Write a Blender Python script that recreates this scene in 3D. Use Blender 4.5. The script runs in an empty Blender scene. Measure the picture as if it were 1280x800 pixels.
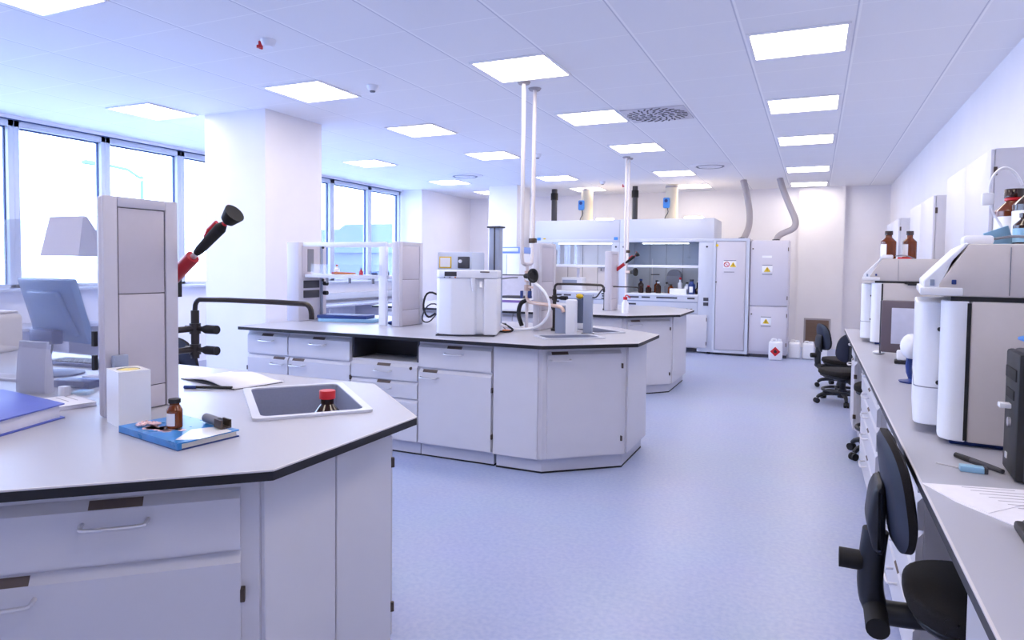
import bpy, bmesh, math, random
from mathutils import Vector, Matrix
from mathutils.geometry import delaunay_2d_cdt
random.seed(7)
S = bpy.context.scene
COL = S.collection
PI = math.pi
CEIL = 2.912

# ------------------------------------------------------------------ materials
def lin(c):
    return tuple(((v/255)/12.92 if v/255 <= .04045 else ((v/255+.055)/1.055)**2.4) for v in c)
def mat(name, rgb, rough=.5, metal=0., noise=.0, scale=40., bump=0., spec=.5, coat=0.):
    m = bpy.data.materials.new(name); m.use_nodes = True
    nt = m.node_tree; b = nt.nodes['Principled BSDF']
    c = lin(rgb)
    b.inputs['Base Color'].default_value = (*c, 1)
    b.inputs['Roughness'].default_value = rough
    b.inputs['Metallic'].default_value = metal
    b.inputs['Specular IOR Level'].default_value = spec
    b.inputs['Coat Weight'].default_value = coat
    tc = nt.nodes.new('ShaderNodeTexCoord')
    n = nt.nodes.new('ShaderNodeTexNoise'); n.inputs['Scale'].default_value = scale
    n.inputs['Detail'].default_value = 3
    nt.links.new(tc.outputs['Object'], n.inputs['Vector'])
    if noise > 0:
        r = nt.nodes.new('ShaderNodeValToRGB')
        r.color_ramp.elements[0].position = .3; r.color_ramp.elements[1].position = .7
        r.color_ramp.elements[0].color = (*[v*(1-noise) for v in c], 1)
        r.color_ramp.elements[1].color = (*[min(1, v*(1+noise)) for v in c], 1)
        nt.links.new(n.outputs['Fac'], r.inputs['Fac']); nt.links.new(r.outputs['Color'], b.inputs['Base Color'])
    if bump > 0:
        bp = nt.nodes.new('ShaderNodeBump'); bp.inputs['Strength'].default_value = bump; bp.inputs['Distance'].default_value = .002
        nt.links.new(n.outputs['Fac'], bp.inputs['Height']); nt.links.new(bp.outputs['Normal'], b.inputs['Normal'])
    mr = nt.nodes.new('ShaderNodeMapRange'); mr.inputs['To Min'].default_value = max(0, rough-.03); mr.inputs['To Max'].default_value = min(1, rough+.03)
    nt.links.new(n.outputs['Fac'], mr.inputs['Value']); nt.links.new(mr.outputs['Result'], b.inputs['Roughness'])
    return m
def emit(name, rgb, strength):
    m = bpy.data.materials.new(name); m.use_nodes = True
    nt = m.node_tree; nt.nodes.clear()
    o = nt.nodes.new('ShaderNodeOutputMaterial'); e = nt.nodes.new('ShaderNodeEmission')
    e.inputs['Color'].default_value = (*lin(rgb), 1); e.inputs['Strength'].default_value = strength
    nt.links.new(e.outputs[0], o.inputs[0]); return m
def glass(name, tint=(235, 242, 250), gloss=.06, rough=0.02):
    m = bpy.data.materials.new(name); m.use_nodes = True
    nt = m.node_tree; nt.nodes.clear()
    o = nt.nodes.new('ShaderNodeOutputMaterial'); t = nt.nodes.new('ShaderNodeBsdfTransparent'); g = nt.nodes.new('ShaderNodeBsdfGlossy')
    t.inputs['Color'].default_value = (*lin(tint), 1); g.inputs['Roughness'].default_value = rough
    x = nt.nodes.new('ShaderNodeMixShader'); lw = nt.nodes.new('ShaderNodeLayerWeight'); lw.inputs['Blend'].default_value = .25
    mr = nt.nodes.new('ShaderNodeMapRange'); mr.inputs['To Min'].default_value = gloss; mr.inputs['To Max'].default_value = .5
    nt.links.new(lw.outputs['Fresnel'], mr.inputs['Value'])
    nt.links.new(mr.outputs[0], x.inputs[0]); nt.links.new(t.outputs[0], x.inputs[1]); nt.links.new(g.outputs[0], x.inputs[2])
    nt.links.new(x.outputs[0], o.inputs[0]); return m

M = {}
M['wall'] = mat('wall_paint', (238, 236, 242), .75, noise=.015, scale=3)
M['pillar'] = mat('pillar_paint', (240, 237, 240), .75, noise=.015, scale=3)
M['cab'] = mat('cabinet_laminate', (212, 210, 217), .42, noise=.01, scale=8)
M['cabedge'] = mat('cabinet_edge', (214, 209, 212), .45)
M['plinth'] = mat('plinth_laminate', (196, 196, 208), .5)
M['black'] = mat('black_plastic', (22, 22, 26), .5)
M['rubber'] = mat('black_rubber', (14, 14, 18), .7)
M['top'] = mat('worktop_laminate', (178, 178, 190), .33, noise=0, scale=3)
M['topedge'] = mat('worktop_black_core', (20, 18, 24), .45)
M['steel'] = mat('brushed_steel', (222, 220, 224), .32, .6)
M['slot'] = mat('slot_shade_brown', (98, 84, 78), .7)
M['hinge'] = mat('hinge_bronze', (92, 80, 72), .4, .7)
M['tower'] = mat('service_column_metal', (202, 196, 206), .45, noise=.008)
M['towerframe'] = mat('service_column_frame', (208, 205, 216), .4)
M['white'] = mat('white_plastic', (238, 240, 248), .4)
M['whitegloss'] = mat('white_gloss_card', (242, 242, 246), .25)
M['paper'] = mat('white_paper', (240, 238, 246), .8, noise=.02, scale=30)
M['beige'] = mat('beige_instrument_plastic', (208, 200, 198), .5, noise=.01)
M['sinkgrey'] = mat('sink_composite', (150, 155, 178), .4, noise=.03, scale=120)
M['sinkrim'] = mat('sink_rim', (210, 212, 224), .35)
M['blue'] = mat('blue_board', (92, 106, 196), .45, noise=.03)
M['bookblue'] = mat('book_cover_blue', (44, 130, 205), .28, noise=.22, scale=14)
M['bookedge'] = mat('book_pages', (232, 226, 214), .8, noise=.05, scale=200)
M['navy'] = mat('dark_blue_plastic', (36, 60, 128), .45)
M['ltblue'] = mat('light_blue_plastic', (150, 196, 228), .4)
M['monbluecast'] = mat('monitor_shell_blue_cast', (104, 142, 196), .35)  # grey shell, with the blue cast of window light put into the colour
M['amber'] = mat('amber_glass', (112, 50, 12), .15, noise=.2, scale=10)
M['amberdk'] = mat('dark_amber_glass', (46, 20, 12), .15)
M['safety'] = mat('safety_cabinet_enamel', (208, 204, 214), .45)
M['red'] = mat('red_plastic', (206, 30, 38), .4)
M['redmetal'] = mat('red_enamel', (172, 26, 42), .35)
M['grey'] = mat('grey_plastic', (128, 130, 142), .5)
M['dkgrey'] = mat('dark_grey_plastic', (62, 62, 72), .5)
M['bluegrey'] = mat('blue_grey_steel', (150, 160, 184), .45)
M['faucet'] = mat('black_coated_tube', (44, 38, 40), .35)
M['pipe'] = mat('pale_lacquered_pipe', (228, 220, 220), .35)
M['brass'] = mat('pale_copper_pipe', (214, 188, 176), .35, .3)
M['fabric'] = mat('chair_fabric_black', (24, 21, 24), .9, noise=.5, scale=300, bump=.3)
M['chairplastic'] = mat('chair_plastic_black', (26, 30, 40), .45)
M['chairshell'] = mat('chair_back_shell', (34, 41, 60), .5)
M['yellow'] = mat('yellow_sign', (226, 190, 32), .5)
M['hose'] = mat('grey_flexible_duct', (168, 162, 166), .55)
M['duct'] = mat('beige_ventilation_duct', (214, 206, 190), .5)
M['actuator'] = mat('blue_actuator', (70, 140, 220), .4)
M['louver'] = mat('brown_louver', (128, 104, 88), .6)
M['hoodmetal'] = mat('fume_hood_metal', (204, 208, 222), .4)
M['hooddark'] = mat('fume_hood_liner', (186, 194, 208), .45, noise=.05, scale=4)
M['hoodwhite'] = mat('fume_hood_white_liner', (226, 224, 232), .5, noise=.03, scale=3)
M['canister'] = mat('translucent_white_canister', (240, 240, 244), .35)
M['screen'] = mat('screen_sheet', (208, 208, 224), .4, noise=.04, scale=20)
M['monframe'] = mat('monitor_grey_brown', (104, 92, 100), .45)
M['purple'] = mat('purple_strip', (126, 100, 170), .5)
M['print'] = mat('printed_text_grey', (170, 166, 178), .8)
M['pink'] = mat('flower_pink', (226, 190, 196), .6, noise=.15, scale=60)
M['orange'] = mat('orange_plastic', (226, 130, 60), .5)
M['clear'] = glass('clear_glass')
def thin_paper():
    m = mat('thin_white_paper', (238, 236, 246), .8); nt = m.node_tree; b = nt.nodes['Principled BSDF']; o = [n for n in nt.nodes if n.type == 'OUTPUT_MATERIAL'][0]
    tr = nt.nodes.new('ShaderNodeBsdfTranslucent'); tr.inputs['Color'].default_value = (*lin((226, 226, 240)), 1); x = nt.nodes.new('ShaderNodeMixShader'); x.inputs[0].default_value = .35
    nt.links.new(b.outputs[0], x.inputs[1]); nt.links.new(tr.outputs[0], x.inputs[2]); nt.links.new(x.outputs[0], o.inputs[0]); return m
M['thinpaper'] = thin_paper()
M['acrylic'] = glass('clear_acrylic', (251, 252, 255), .03)
M['winglass'] = glass('window_glass', (246, 249, 255), .03)
M['frame'] = mat('window_frame_aluminium', (204, 208, 218), .4)
M['framedark'] = mat('window_gasket_dark', (66, 82, 120), .6)
M['panel'] = emit('ceiling_light_diffuser', (255, 243, 229), 13.0)
M['warm'] = emit('warm_lamp_tube', (255, 224, 180), 22.0)
M['lampframe'] = mat('lamp_frame_white', (236, 236, 242), .5)

# floor: speckled lavender vinyl
def floor_mat():
    m = mat('vinyl_floor', (196, 200, 222), .34)
    nt = m.node_tree; b = nt.nodes['Principled BSDF']
    tc = [n for n in nt.nodes if n.type == 'TEX_COORD'][0]
    n1 = nt.nodes.new('ShaderNodeTexNoise'); n1.inputs['Scale'].default_value = 45; n1.inputs['Detail'].default_value = 6
    n2 = nt.nodes.new('ShaderNodeTexNoise'); n2.inputs['Scale'].default_value = 2.2; n2.inputs['Detail'].default_value = 4
    nt.links.new(tc.outputs['Object'], n1.inputs['Vector']); nt.links.new(tc.outputs['Object'], n2.inputs['Vector'])
    r1 = nt.nodes.new('ShaderNodeValToRGB'); r1.color_ramp.elements[0].position = .35; r1.color_ramp.elements[1].position = .65
    r1.color_ramp.elements[0].color = (*lin((164, 175, 213)), 1); r1.color_ramp.elements[1].color = (*lin((179, 188, 218)), 1)
    mx = nt.nodes.new('ShaderNodeMix'); mx.data_type = 'RGBA'; mx.blend_type = 'MULTIPLY'; mx.inputs[0].default_value = .12
    nt.links.new(n1.outputs['Fac'], r1.inputs['Fac'])
    nt.links.new(r1.outputs['Color'], mx.inputs[6]); nt.links.new(n2.outputs['Color'], mx.inputs[7])
    nt.links.new(mx.outputs[2], b.inputs['Base Color'])
    return m
M['floor'] = floor_mat()
# ceiling: white tiles with a grid of narrow joints
def ceil_mat():
    m = mat('ceiling_tiles', (232, 232, 240), .85)
    nt = m.node_tree; b = nt.nodes['Principled BSDF']
    tc = [n for n in nt.nodes if n.type == 'TEX_COORD'][0]
    sp = nt.nodes.new('ShaderNodeSeparateXYZ'); nt.links.new(tc.outputs['Object'], sp.inputs[0])
    def line(axis, off, pitch, w):
        a = nt.nodes.new('ShaderNodeMath'); a.operation = 'ADD'; a.inputs[1].default_value = off
        nt.links.new(sp.outputs[axis], a.inputs[0])
        d = nt.nodes.new('ShaderNodeMath'); d.operation = 'DIVIDE'; d.inputs[1].default_value = pitch; nt.links.new(a.outputs[0], d.inputs[0])
        f = nt.nodes.new('ShaderNodeMath'); f.operation = 'FRACT'; nt.links.new(d.outputs[0], f.inputs[0])
        l = nt.nodes.new('ShaderNodeMath'); l.operation = 'LESS_THAN'; l.inputs[1].default_value = w/pitch; nt.links.new(f.outputs[0], l.inputs[0])
        return l
    lx = line(0, 65.46, .65, .012); ly = line(1, 60.0-4.52, .6035, .008)
    lx2 = line(0, 65.46+.012, .65, .008)
    mxx = nt.nodes.new('ShaderNodeMath'); mxx.operation = 'MAXIMUM'; nt.links.new(lx.outputs[0], mxx.inputs[0]); nt.links.new(ly.outputs[0], mxx.inputs[1])
    c1 = nt.nodes.new('ShaderNodeMix'); c1.data_type = 'RGBA'
    c1.inputs[6].default_value = (*lin((240, 240, 244)), 1); c1.inputs[7].default_value = (*lin((252, 252, 254)), 1)
    nt.links.new(mxx.outputs[0], c1.inputs[0])
    c2 = nt.nodes.new('ShaderNodeMix'); c2.data_type = 'RGBA'; c2.inputs[7].default_value = (*lin((206, 207, 218)), 1)
    nt.links.new(lx2.outputs[0], c2.inputs[0]); nt.links.new(c1.outputs[2], c2.inputs[6])
    nt.links.new(c2.outputs[2], b.inputs['Base Color'])
    return m
M['ceil'] = ceil_mat()

# ------------------------------------------------------------------ mesh builder
class B:
    def __init__(s): s.bm = bmesh.new()
    def box(s, x0, y0, z0, x1, y1, z1, bev=0., seg=2, xf=None):
        if x1 < x0: x0, x1 = x1, x0
        if y1 < y0: y0, y1 = y1, y0
        if z1 < z0: z0, z1 = z1, z0
        r = bmesh.ops.create_cube(s.bm, size=1); vs = r['verts']
        for v in vs:
            v.co = Vector((x0+(v.co.x+.5)*(x1-x0), y0+(v.co.y+.5)*(y1-y0), z0+(v.co.z+.5)*(z1-z0)))
        if bev > 0:
            es = list({e for v in vs for e in v.link_edges})
            rr = bmesh.ops.bevel(s.bm, geom=es, offset=min(bev, .49*min(x1-x0, y1-y0, z1-z0)), segments=seg, profile=.5, affect='EDGES')
            vs = list({v for f in rr['faces'] for v in f.verts} | {v for v in vs if v.is_valid})
        if xf is not None:
            for v in vs: v.co = xf @ v.co
        return s
    def prism(s, poly, z0, z1, axis='z', bev=0., seg=2):
        def P(a, b, c):
            return {'z': (a, b, c), 'y': (a, c, b), 'x': (c, a, b)}[axis]
        lo = [s.bm.verts.new(P(a, b, z0)) for a, b in poly]; hi = [s.bm.verts.new(P(a, b, z1)) for a, b in poly]
        n = len(poly); fs = [s.bm.faces.new(lo[::-1]), s.bm.faces.new(hi)]
        for i in range(n): fs.append(s.bm.faces.new((lo[i], lo[(i+1) % n], hi[(i+1) % n], hi[i])))
        bmesh.ops.recalc_face_normals(s.bm, faces=fs)
        if bev > 0:
            es = list({e for f in fs for e in f.edges})
            bmesh.ops.bevel(s.bm, geom=es, offset=bev, segments=seg, profile=.5, affect='EDGES')
        return s
    def holed(s, outer, hole, z0, z1):
        holes = hole if isinstance(hole[0][0], (tuple, list)) else [hole]
        loops = [outer]+list(holes)
        flat = [Vector(q) for l in loops for q in l]; ed = []; k = 0
        for l in loops: ed += [(k+i, k+(i+1) % len(l)) for i in range(len(l))]; k += len(l)
        def inside(p, l):
            c = False
            for (x1, y1), (x2, y2) in zip(l, l[1:]+l[:1]):
                if (y1 > p.y) != (y2 > p.y) and p.x < (x2-x1)*(p.y-y1)/(y2-y1)+x1: c = not c
            return c
        R = delaunay_2d_cdt(flat, ed, [], 0, 1e-6); om = R[3]; tri = []
        for f in R[2]:
            p = sum((R[0][i] for i in f), Vector((0, 0)))/len(f)
            if inside(p, loops[0]) and not any(inside(p, h) for h in loops[1:]): tri.append([om[i][0] for i in f])
        lo = [s.bm.verts.new((x, y, z0)) for l in loops for x, y in l]; hi = [s.bm.verts.new((x, y, z1)) for l in loops for x, y in l]
        fs = []
        for t in tri:
            fs.append(s.bm.faces.new([hi[i] for i in t])); fs.append(s.bm.faces.new([lo[i] for i in t][::-1]))
        k = 0
        for l in loops:
            n = len(l)
            for i in range(n):
                a, b = k+i, k+(i+1) % n; fs.append(s.bm.faces.new((lo[a], lo[b], hi[b], hi[a])))
            k += n
        bmesh.ops.recalc_face_normals(s.bm, faces=fs)
        return s
    def cyl(s, p, q, r, r2=None, seg=16, caps=True):
        p = Vector(p); q = Vector(q); d = q-p; L = d.length
        m = Matrix.Translation((p+q)/2) @ d.to_track_quat('Z', 'Y').to_matrix().to_4x4()
        bmesh.ops.create_cone(s.bm, cap_ends=caps, segments=seg, radius1=r, radius2=r if r2 is None else r2, depth=L, matrix=m)
        return s
    def sph(s, c, r, sc=(1, 1, 1), seg=16):
        m = Matrix.Translation(c) @ Matrix.Diagonal((*sc, 1))
        bmesh.ops.create_uvsphere(s.bm, u_segments=seg, v_segments=seg//2, radius=r, matrix=m); return s
    def lathe(s, prof, c=(0, 0, 0), seg=24, rot=None):
        c = Vector(c); rings = []
        for r, z in prof:
            if r < 1e-5: rings.append([s.bm.verts.new(Vector((0, 0, z)))])
            else: rings.append([s.bm.verts.new(Vector((r*math.cos(2*PI*i/seg), r*math.sin(2*PI*i/seg), z))) for i in range(seg)])
        fs = []
        for a, b in zip(rings, rings[1:]):
            for i in range(seg):
                j = (i+1) % seg
                if len(a) == 1 and len(b) == 1: continue
                if len(a) == 1: fs.append(s.bm.faces.new((a[0], b[j], b[i])))
                elif len(b) == 1: fs.append(s.bm.faces.new((a[i], a[j], b[0])))
                else: fs.append(s.bm.faces.new((a[i], a[j], b[j], b[i])))
        bmesh.ops.recalc_face_normals(s.bm, faces=fs)
        for ring in rings:
            for v in ring:
                if rot is not None: v.co = rot @ v.co
                v.co += c
        return s
    def tube(s, pts, r, seg=10, smooth=0, closed=False):
        P = [Vector(p) for p in pts]
        for _ in range(smooth):
            Q = [P[0]] if not closed else []
            n = len(P)
            for i in range(n if closed else n-1):
                a, b = P[i], P[(i+1) % n]; Q += [a*.75+b*.25, a*.25+b*.75]
            if not closed: Q.append(P[-1])
            P = Q
        n = len(P); rings = []; up = None
        for i, p in enumerate(P):
            if closed: t = P[(i+1) % n]-P[i-1]
            else: t = P[min(i+1, n-1)]-P[max(i-1, 0)]
            t.normalize()
            if up is None:
                up = Vector((0, 0, 1)) if abs(t.z) < .9 else Vector((1, 0, 0))
            x = up-t*up.dot(t)
            if x.length < 1e-4: x = t.orthogonal()
            x.normalize(); y = t.cross(x); up = x
            rr = r(i/(n-1)) if callable(r) else r
            rings.append([s.bm.verts.new(p+x*rr*math.cos(2*PI*k/seg)+y*rr*math.sin(2*PI*k/seg)) for k in range(seg)])
        fs = []
        for i in range(n if closed else n-1):
            a, b = rings[i], rings[(i+1) % n]
            for k in range(seg): fs.append(s.bm.faces.new((a[k], a[(k+1) % seg], b[(k+1) % seg], b[k])))
        if not closed:
            fs.append(s.bm.faces.new(rings[0][::-1])); fs.append(s.bm.faces.new(rings[-1]))
        bmesh.ops.recalc_face_normals(s.bm, faces=fs)
        return s
    def build(s, name, m, parent=None, loc=(0, 0, 0), rz=0., rot=None):
        me = bpy.data.meshes.new(name)
        if rot is not None: s.bm.transform(rot)
        s.bm.to_mesh(me); s.bm.free()
        for mm in (m if isinstance(m, (list, tuple)) else [m]): me.materials.append(M[mm] if isinstance(mm, str) else mm)
        me.polygons.foreach_set('use_smooth', [True]*len(me.polygons))
        me.set_sharp_from_angle(angle=math.radians(32))
        o = bpy.data.objects.new(name, me); COL.objects.link(o)
        o.location = loc; o.rotation_euler = (0, 0, rz)
        if parent: o.parent = parent
        return o
def paint(o, fn, idx=1):
    for p in o.data.polygons:
        if fn(p): p.material_index = idx
    return o
def tag(o, label, cat, group=None, kind=None):
    o['label'] = label; o['category'] = cat
    if group: o['group'] = group
    if kind: o['kind'] = kind
    return o
def thing(name, label, cat, loc=(0, 0, 0), rz=0., group=None):
    o = bpy.data.objects.new(name, None); COL.objects.link(o); o.empty_display_size = .1
    o.location = loc; o.rotation_euler = (0, 0, rz)
    return tag(o, label, cat, group)
def dup(root, loc, rz, label, group=None):
    def cp(o, par):
        c = o.copy(); COL.objects.link(c)
        if par: c.parent = par
        for ch in o.children: cp(ch, c)
        return c
    r = cp(root, None); r.location = loc; r.rotation_euler = (0, 0, rz); r['label'] = label
    if group: r['group'] = group
    return r
def struct(o):
    o['kind'] = 'structure'; return o

# ------------------------------------------------------------------ camera (level lab view, a little down, with lens shift)
YAW, PIT, ROLL, FPX, CY = .4240, .0399, .0114, 838.58, 365.92
cam = bpy.data.cameras.new('camera'); co = bpy.data.objects.new('camera', cam); COL.objects.link(co)
c_, s_ = math.cos, math.sin
Fw = Vector((-s_(YAW)*c_(PIT), c_(YAW)*c_(PIT), -s_(PIT))); R0 = Vector((c_(YAW), s_(YAW), 0)); U0 = R0.cross(Fw)
Rr = R0*c_(ROLL)+U0*s_(ROLL); Uu = U0*c_(ROLL)-R0*s_(ROLL)
mw = Matrix((Rr, Uu, -Fw)).transposed().to_4x4(); mw.translation = (0, 0, 1.425)
co.matrix_world = mw
cam.sensor_width = 36; cam.lens = 36*FPX/1280; cam.shift_y = -(400-CY)/1280; cam.clip_start = .05
S.camera = co

# ------------------------------------------------------------------ room shell
XW, XR, YB, YF = -7.54, 1.165, 13.4, -2.2
struct(B().box(XW-.3, YF-.1, -.1, XR+.2, YB+.2, 0).build('floor', 'floor'))
struct(B().box(XW-.3, YF-.1, CEIL, XR+.2, YB+.2, CEIL+.1).build('ceiling', 'ceil'))
struct(B().box(XR, YF-.1, 0, XR+.15, YB+.15, CEIL).build('wall_right', 'wall'))
struct(B().box(XW-.3, YB, 0, XR, YB+.15, CEIL).build('wall_back', 'wall'))
struct(B().box(XW-.3, YF-.15, 0, XR, YF, CEIL).build('wall_front', 'wall'))
# window wall: parapet, solid ends
wb = B(); wb.box(XW-.25, YF, 0, XW, 11.36, 1.1); wb.box(XW-.25, YF, 1.1, XW, .15, CEIL); wb.box(XW-.25, 11.36, 0, XW+.44, YB, CEIL)
wb.box(XW-.25, .15, 2.875, XW, 11.36, CEIL)
struct(wb.build('wall_left', 'wall'))
struct(B().box(XW-.2, .15, 1.1, XW+.1, 11.35, 1.135, .006).build('trim_1', 'frame'))
struct(B().box(XW, YF+.01, 0, XW+.015, 11.35, .1).build('baseboard_left', 'plinth'))
struct(B().box(XW+.45, YB-.015, 0, XR, YB, .09).build('baseboard_back', 'plinth'))
mul = [.18, 1.19, 2.2, 3.21, 4.23, 5.215, 6.23, 7.22, 8.22, 9.235, 10.295, 11.31]
for i in range(len(mul)-1):
    a, b = mul[i], mul[i+1]
    w = B()
    for yy, s in ((a, 1), (b, -1)):
        w.box(XW-.13, yy, 1.135, XW-.02, yy+s*.055, 2.875, .004)
    w.box(XW-.13, a, 2.80, XW-.02, b, 2.875, .004); w.box(XW-.13, a, 1.135, XW-.02, b, 1.175, .004)
    o = struct(w.build('window_%d' % (i+1), 'frame'))
    g = B()
    for yy, s in ((a, 1), (b, -1)): g.box(XW-.10, yy+s*.055, 1.175, XW-.075, yy+s*.067, 2.80)
    g.box(XW-.10, a+.055, 2.785, XW-.075, b-.055, 2.80)
    g.box(XW-.012, (a if i else a), 2.862, XW-.001, b, 2.874)
    g.build('window_gasket', 'framedark', o)
    B().box(XW-.093, a+.06, 1.17, XW-.087, b-.06, 2.80).build('window_pane', 'winglass', o)
# pillars
struct(B().box(-5.66, 4.95, 0, -4.86, 5.76, CEIL).build('wall_pillar', 'pillar'))
struct(B().box(-5.6, 11.3, 0, -5.02, 11.9, CEIL).build('wall_column', 'pillar'))
struct(B().box(-.3, 13.3, 0, .45, YB, CEIL).build('wall_pilaster', 'pillar'))

# ------------------------------------------------------------------ ceiling lights, vents, detectors
ORD = ['last', 'second', 'third', 'fourth', 'fifth', 'sixth', 'seventh', 'eighth']
def make_light(loc, label):
    t = thing('ceiling_light', label, 'ceiling light', loc, 0, 'square ceiling light panels')
    f = B()
    for x0, y0, x1, y1 in ((0, 0, .6, .02), (0, .55, .6, .57), (0, .02, .02, .55), (.58, .02, .6, .55)): f.box(x0, y0, -.012, x1, y1, 0, .002)
    f.build('lamp_frame', 'lampframe', t)
    B().box(.02, .02, -.008, .58, .55, -.001).build('diffuser', 'panel', t)
    return t
rows = {'row nearest the right wall': (-.44, [.4, 2.2, 4.54, 6.35, 8.16, 10.62, 12.53]),
        'second row from the right wall': (-2.355, [.3, 2.1, 4.4, 6.18, 8.0, 10.41, 12.2]),
        'third row from the right wall': (-4.30, [.2, 2.02, 4.34, 6.11, 7.9, 10.36, 12.06]),
        'row nearest the windows': (-6.31, [.75, 2.5, 4.35, 6.1, 7.9, 10.26, 12.0])}
L0 = None
for rn, (x, ys) in rows.items():
    for k, y in enumerate(ys):
        n = len(ys)-1-k
        lab = 'square ceiling light, %s, %s' % ('closest to the back wall' if n == 0 else ORD[n]+' from the back wall', rn)
        if L0 is None: L0 = make_light((x, y, CEIL), lab)
        else: dup(L0, (x, y, CEIL), 0, lab)
def vent_square(loc):
    t = thing('ceiling_vent', 'square swirl air vent of grey slats in the ceiling beside a light', 'air vent', loc)
    B().box(0, 0, -.012, .6, .56, 0, .003).build('vent_plate', mat('vent_plate_grey', (206, 206, 216), .5), t)
    b = B()
    for ring, (r, n) in enumerate(((.07, 8), (.14, 14), (.21, 20), (.265, 26))):
        for k in range(n):
            a = 2*PI*k/n+ring*.2
            xf = Matrix.Translation((.3+r*math.cos(a), .28+r*math.sin(a), -.014)) @ Matrix.Rotation(a+.6, 4, 'Z')
            b.box(-.027, -.007, -.002, .027, .007, .002, xf=xf)
    b.build('slats', 'dkgrey', t)
vent_square((-1.735, 6.27, CEIL))
def vent_round(loc, r, label):
    t = thing('round_vent', label, 'air vent', loc)
    prof = [(0, -.03), (r*.25, -.03), (r*.3, -.012), (r*.38, -.012), (r*.42, -.026), (r*.55, -.022), (r*.6, -.008), (r*.7, -.008), (r*.74, -.02), (r, -.006), (r, 0)]
    B().lathe(prof, seg=32).build('vent_cone', 'lampframe', t)
    B().tube([(r*.65*math.cos(a*PI/12), r*.65*math.sin(a*PI/12), -.011) for a in range(24)], .012, seg=6, closed=True).build('vent_gap', 'grey', t)
vent_round((-1.43, 10.1, CEIL), .29, 'round white air vent in the ceiling above the fume hoods')
vent_round((-5.33, 9.87, CEIL), .3, 'round white air vent in the ceiling between the window pillar and the column')
def detector(loc, label, red=False):
    t = thing('smoke_detector', label, 'smoke detector', loc)
    B().lathe([(0, -.045), (.03, -.045), (.04, -.035), (.048, -.014), (.05, 0)], seg=20).build('sensor_body', 'white', t)
    if red:
        B().box(-.075, -.015, -.05, -.06, .015, 0, .003).box(-.075, -.03, -.05, -.035, -.018, -.03, .002).build('red_bracket', 'red', t)
    else:
        B().lathe([(0, -.056), (.02, -.056), (.025, -.046), (0, -.045)], seg=16).build('sensor_tip', 'grey', t)
detector((-3.367, 3.46, CEIL), 'small alarm lamp with red edge on the ceiling near the front', True)
detector((-3.398, 4.66, CEIL), 'round white smoke detector on the ceiling right of the front middle light')
detector((-3.41, 8.33, CEIL), 'small round smoke detector on the ceiling right of the ceiling poles')
detector((-3.42, 11.36, CEIL), 'small round smoke detector on the ceiling just before the fume hoods')
detector((-3.12, 11.85, CEIL), 'small alarm lamp with red edge on the ceiling above the fume hoods', True)

# ------------------------------------------------------------------ casework helpers
def handle(parent, xc, z, y, w=.145):
    B().tube([(xc-w/2, y, z), (xc-w/2, y-.028, z-.003), (xc-w/2+.012, y-.036, z-.005), (xc+w/2-.012, y-.036, z-.005), (xc+w/2, y-.028, z-.003), (xc+w/2, y, z)], .0055, seg=8, smooth=1).build('handle', 'steel', parent)
def front(parent, kind, x0, x1, z0, z1, hx=None, hinge=None, th=.02, slot=True):
    """a drawer or door front on the plane y=0, facing -y; hx: handle centre"""
    b = B()
    b.prism([(0, z0), (-th, z0), (-th, z1-.024), (-.001, z1), (0, z1)], x0, x1, 'x')
    o = b.build(kind, 'cab', parent)
    if hx is not None:
        handle(o, hx, z1-.056, -th+.001)
        if slot: B().prism([(-.004, z1-.0215), (-.0195, z1-.0225), (-.004, z1-.003)], hx-.06, hx+.06, 'x').build('slot_shade', 'slot', o)  # solid dark strip, shade of the finger gap put into its colour
    if hinge is not None:
        for zz in (z0+.09, z1-.13): B().box(hinge-.006, -th-.004, zz, hinge+.006, 0, zz+.035, .002).build('hinge', 'hinge', o)
    return o
def cabinet(loc, rz, w, depth, label, cat='cabinet', group=None, layout='drawer_door', hinge='r', h=.868, open_top=False):
    t = thing('base_cabinet', label, cat, loc, rz, group)
    bz = .1
    topz = h if not open_top else .70
    B().box(.002, .001, bz, w-.002, depth, topz).build('carcass', 'cab', t)
    B().box(.002, .03, .012, w-.002, depth, bz).build('plinth', 'plinth', t)
    B().box(.002, .032, 0, w-.002, depth, .012).build('plinth_seal', 'rubber', t)
    g = .006
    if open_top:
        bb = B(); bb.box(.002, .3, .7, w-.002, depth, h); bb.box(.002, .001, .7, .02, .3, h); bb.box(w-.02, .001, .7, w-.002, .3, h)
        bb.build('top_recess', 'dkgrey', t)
    if layout == 'drawer_door':
        front(t, 'drawer', g, w-g, .675, .845, w/2)
        hx = .10 if hinge == 'r' else w-.10
        front(t, 'door', g, w-g, bz+.01, .66, hx, (w-.001 if hinge == 'r' else .001))
    elif layout == 'drawers':
        n = 4; zz = [.11, .30, .43, .56, .69]
        for k in range(n): front(t, 'drawer', g, w-g, zz[k], zz[k+1]-.008, w/2)
        B().cyl((w-.06, 0, .655), (w-.06, -.024, .655), .012, seg=12).build('lock', 'hinge', t)
    elif layout == 'drawers5':
        zz = [.11, .30, .47, .60, .72, .85]
        for k in range(5): front(t, 'drawer', g, w-g, zz[k], zz[k+1]-.008, w/2)
    elif layout == 'door':
        hx = .10 if hinge == 'r' else w-.10
        front(t, 'door', g, w-g, bz+.01, .845, hx, (w-.001 if hinge == 'r' else .001))
    return t
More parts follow.
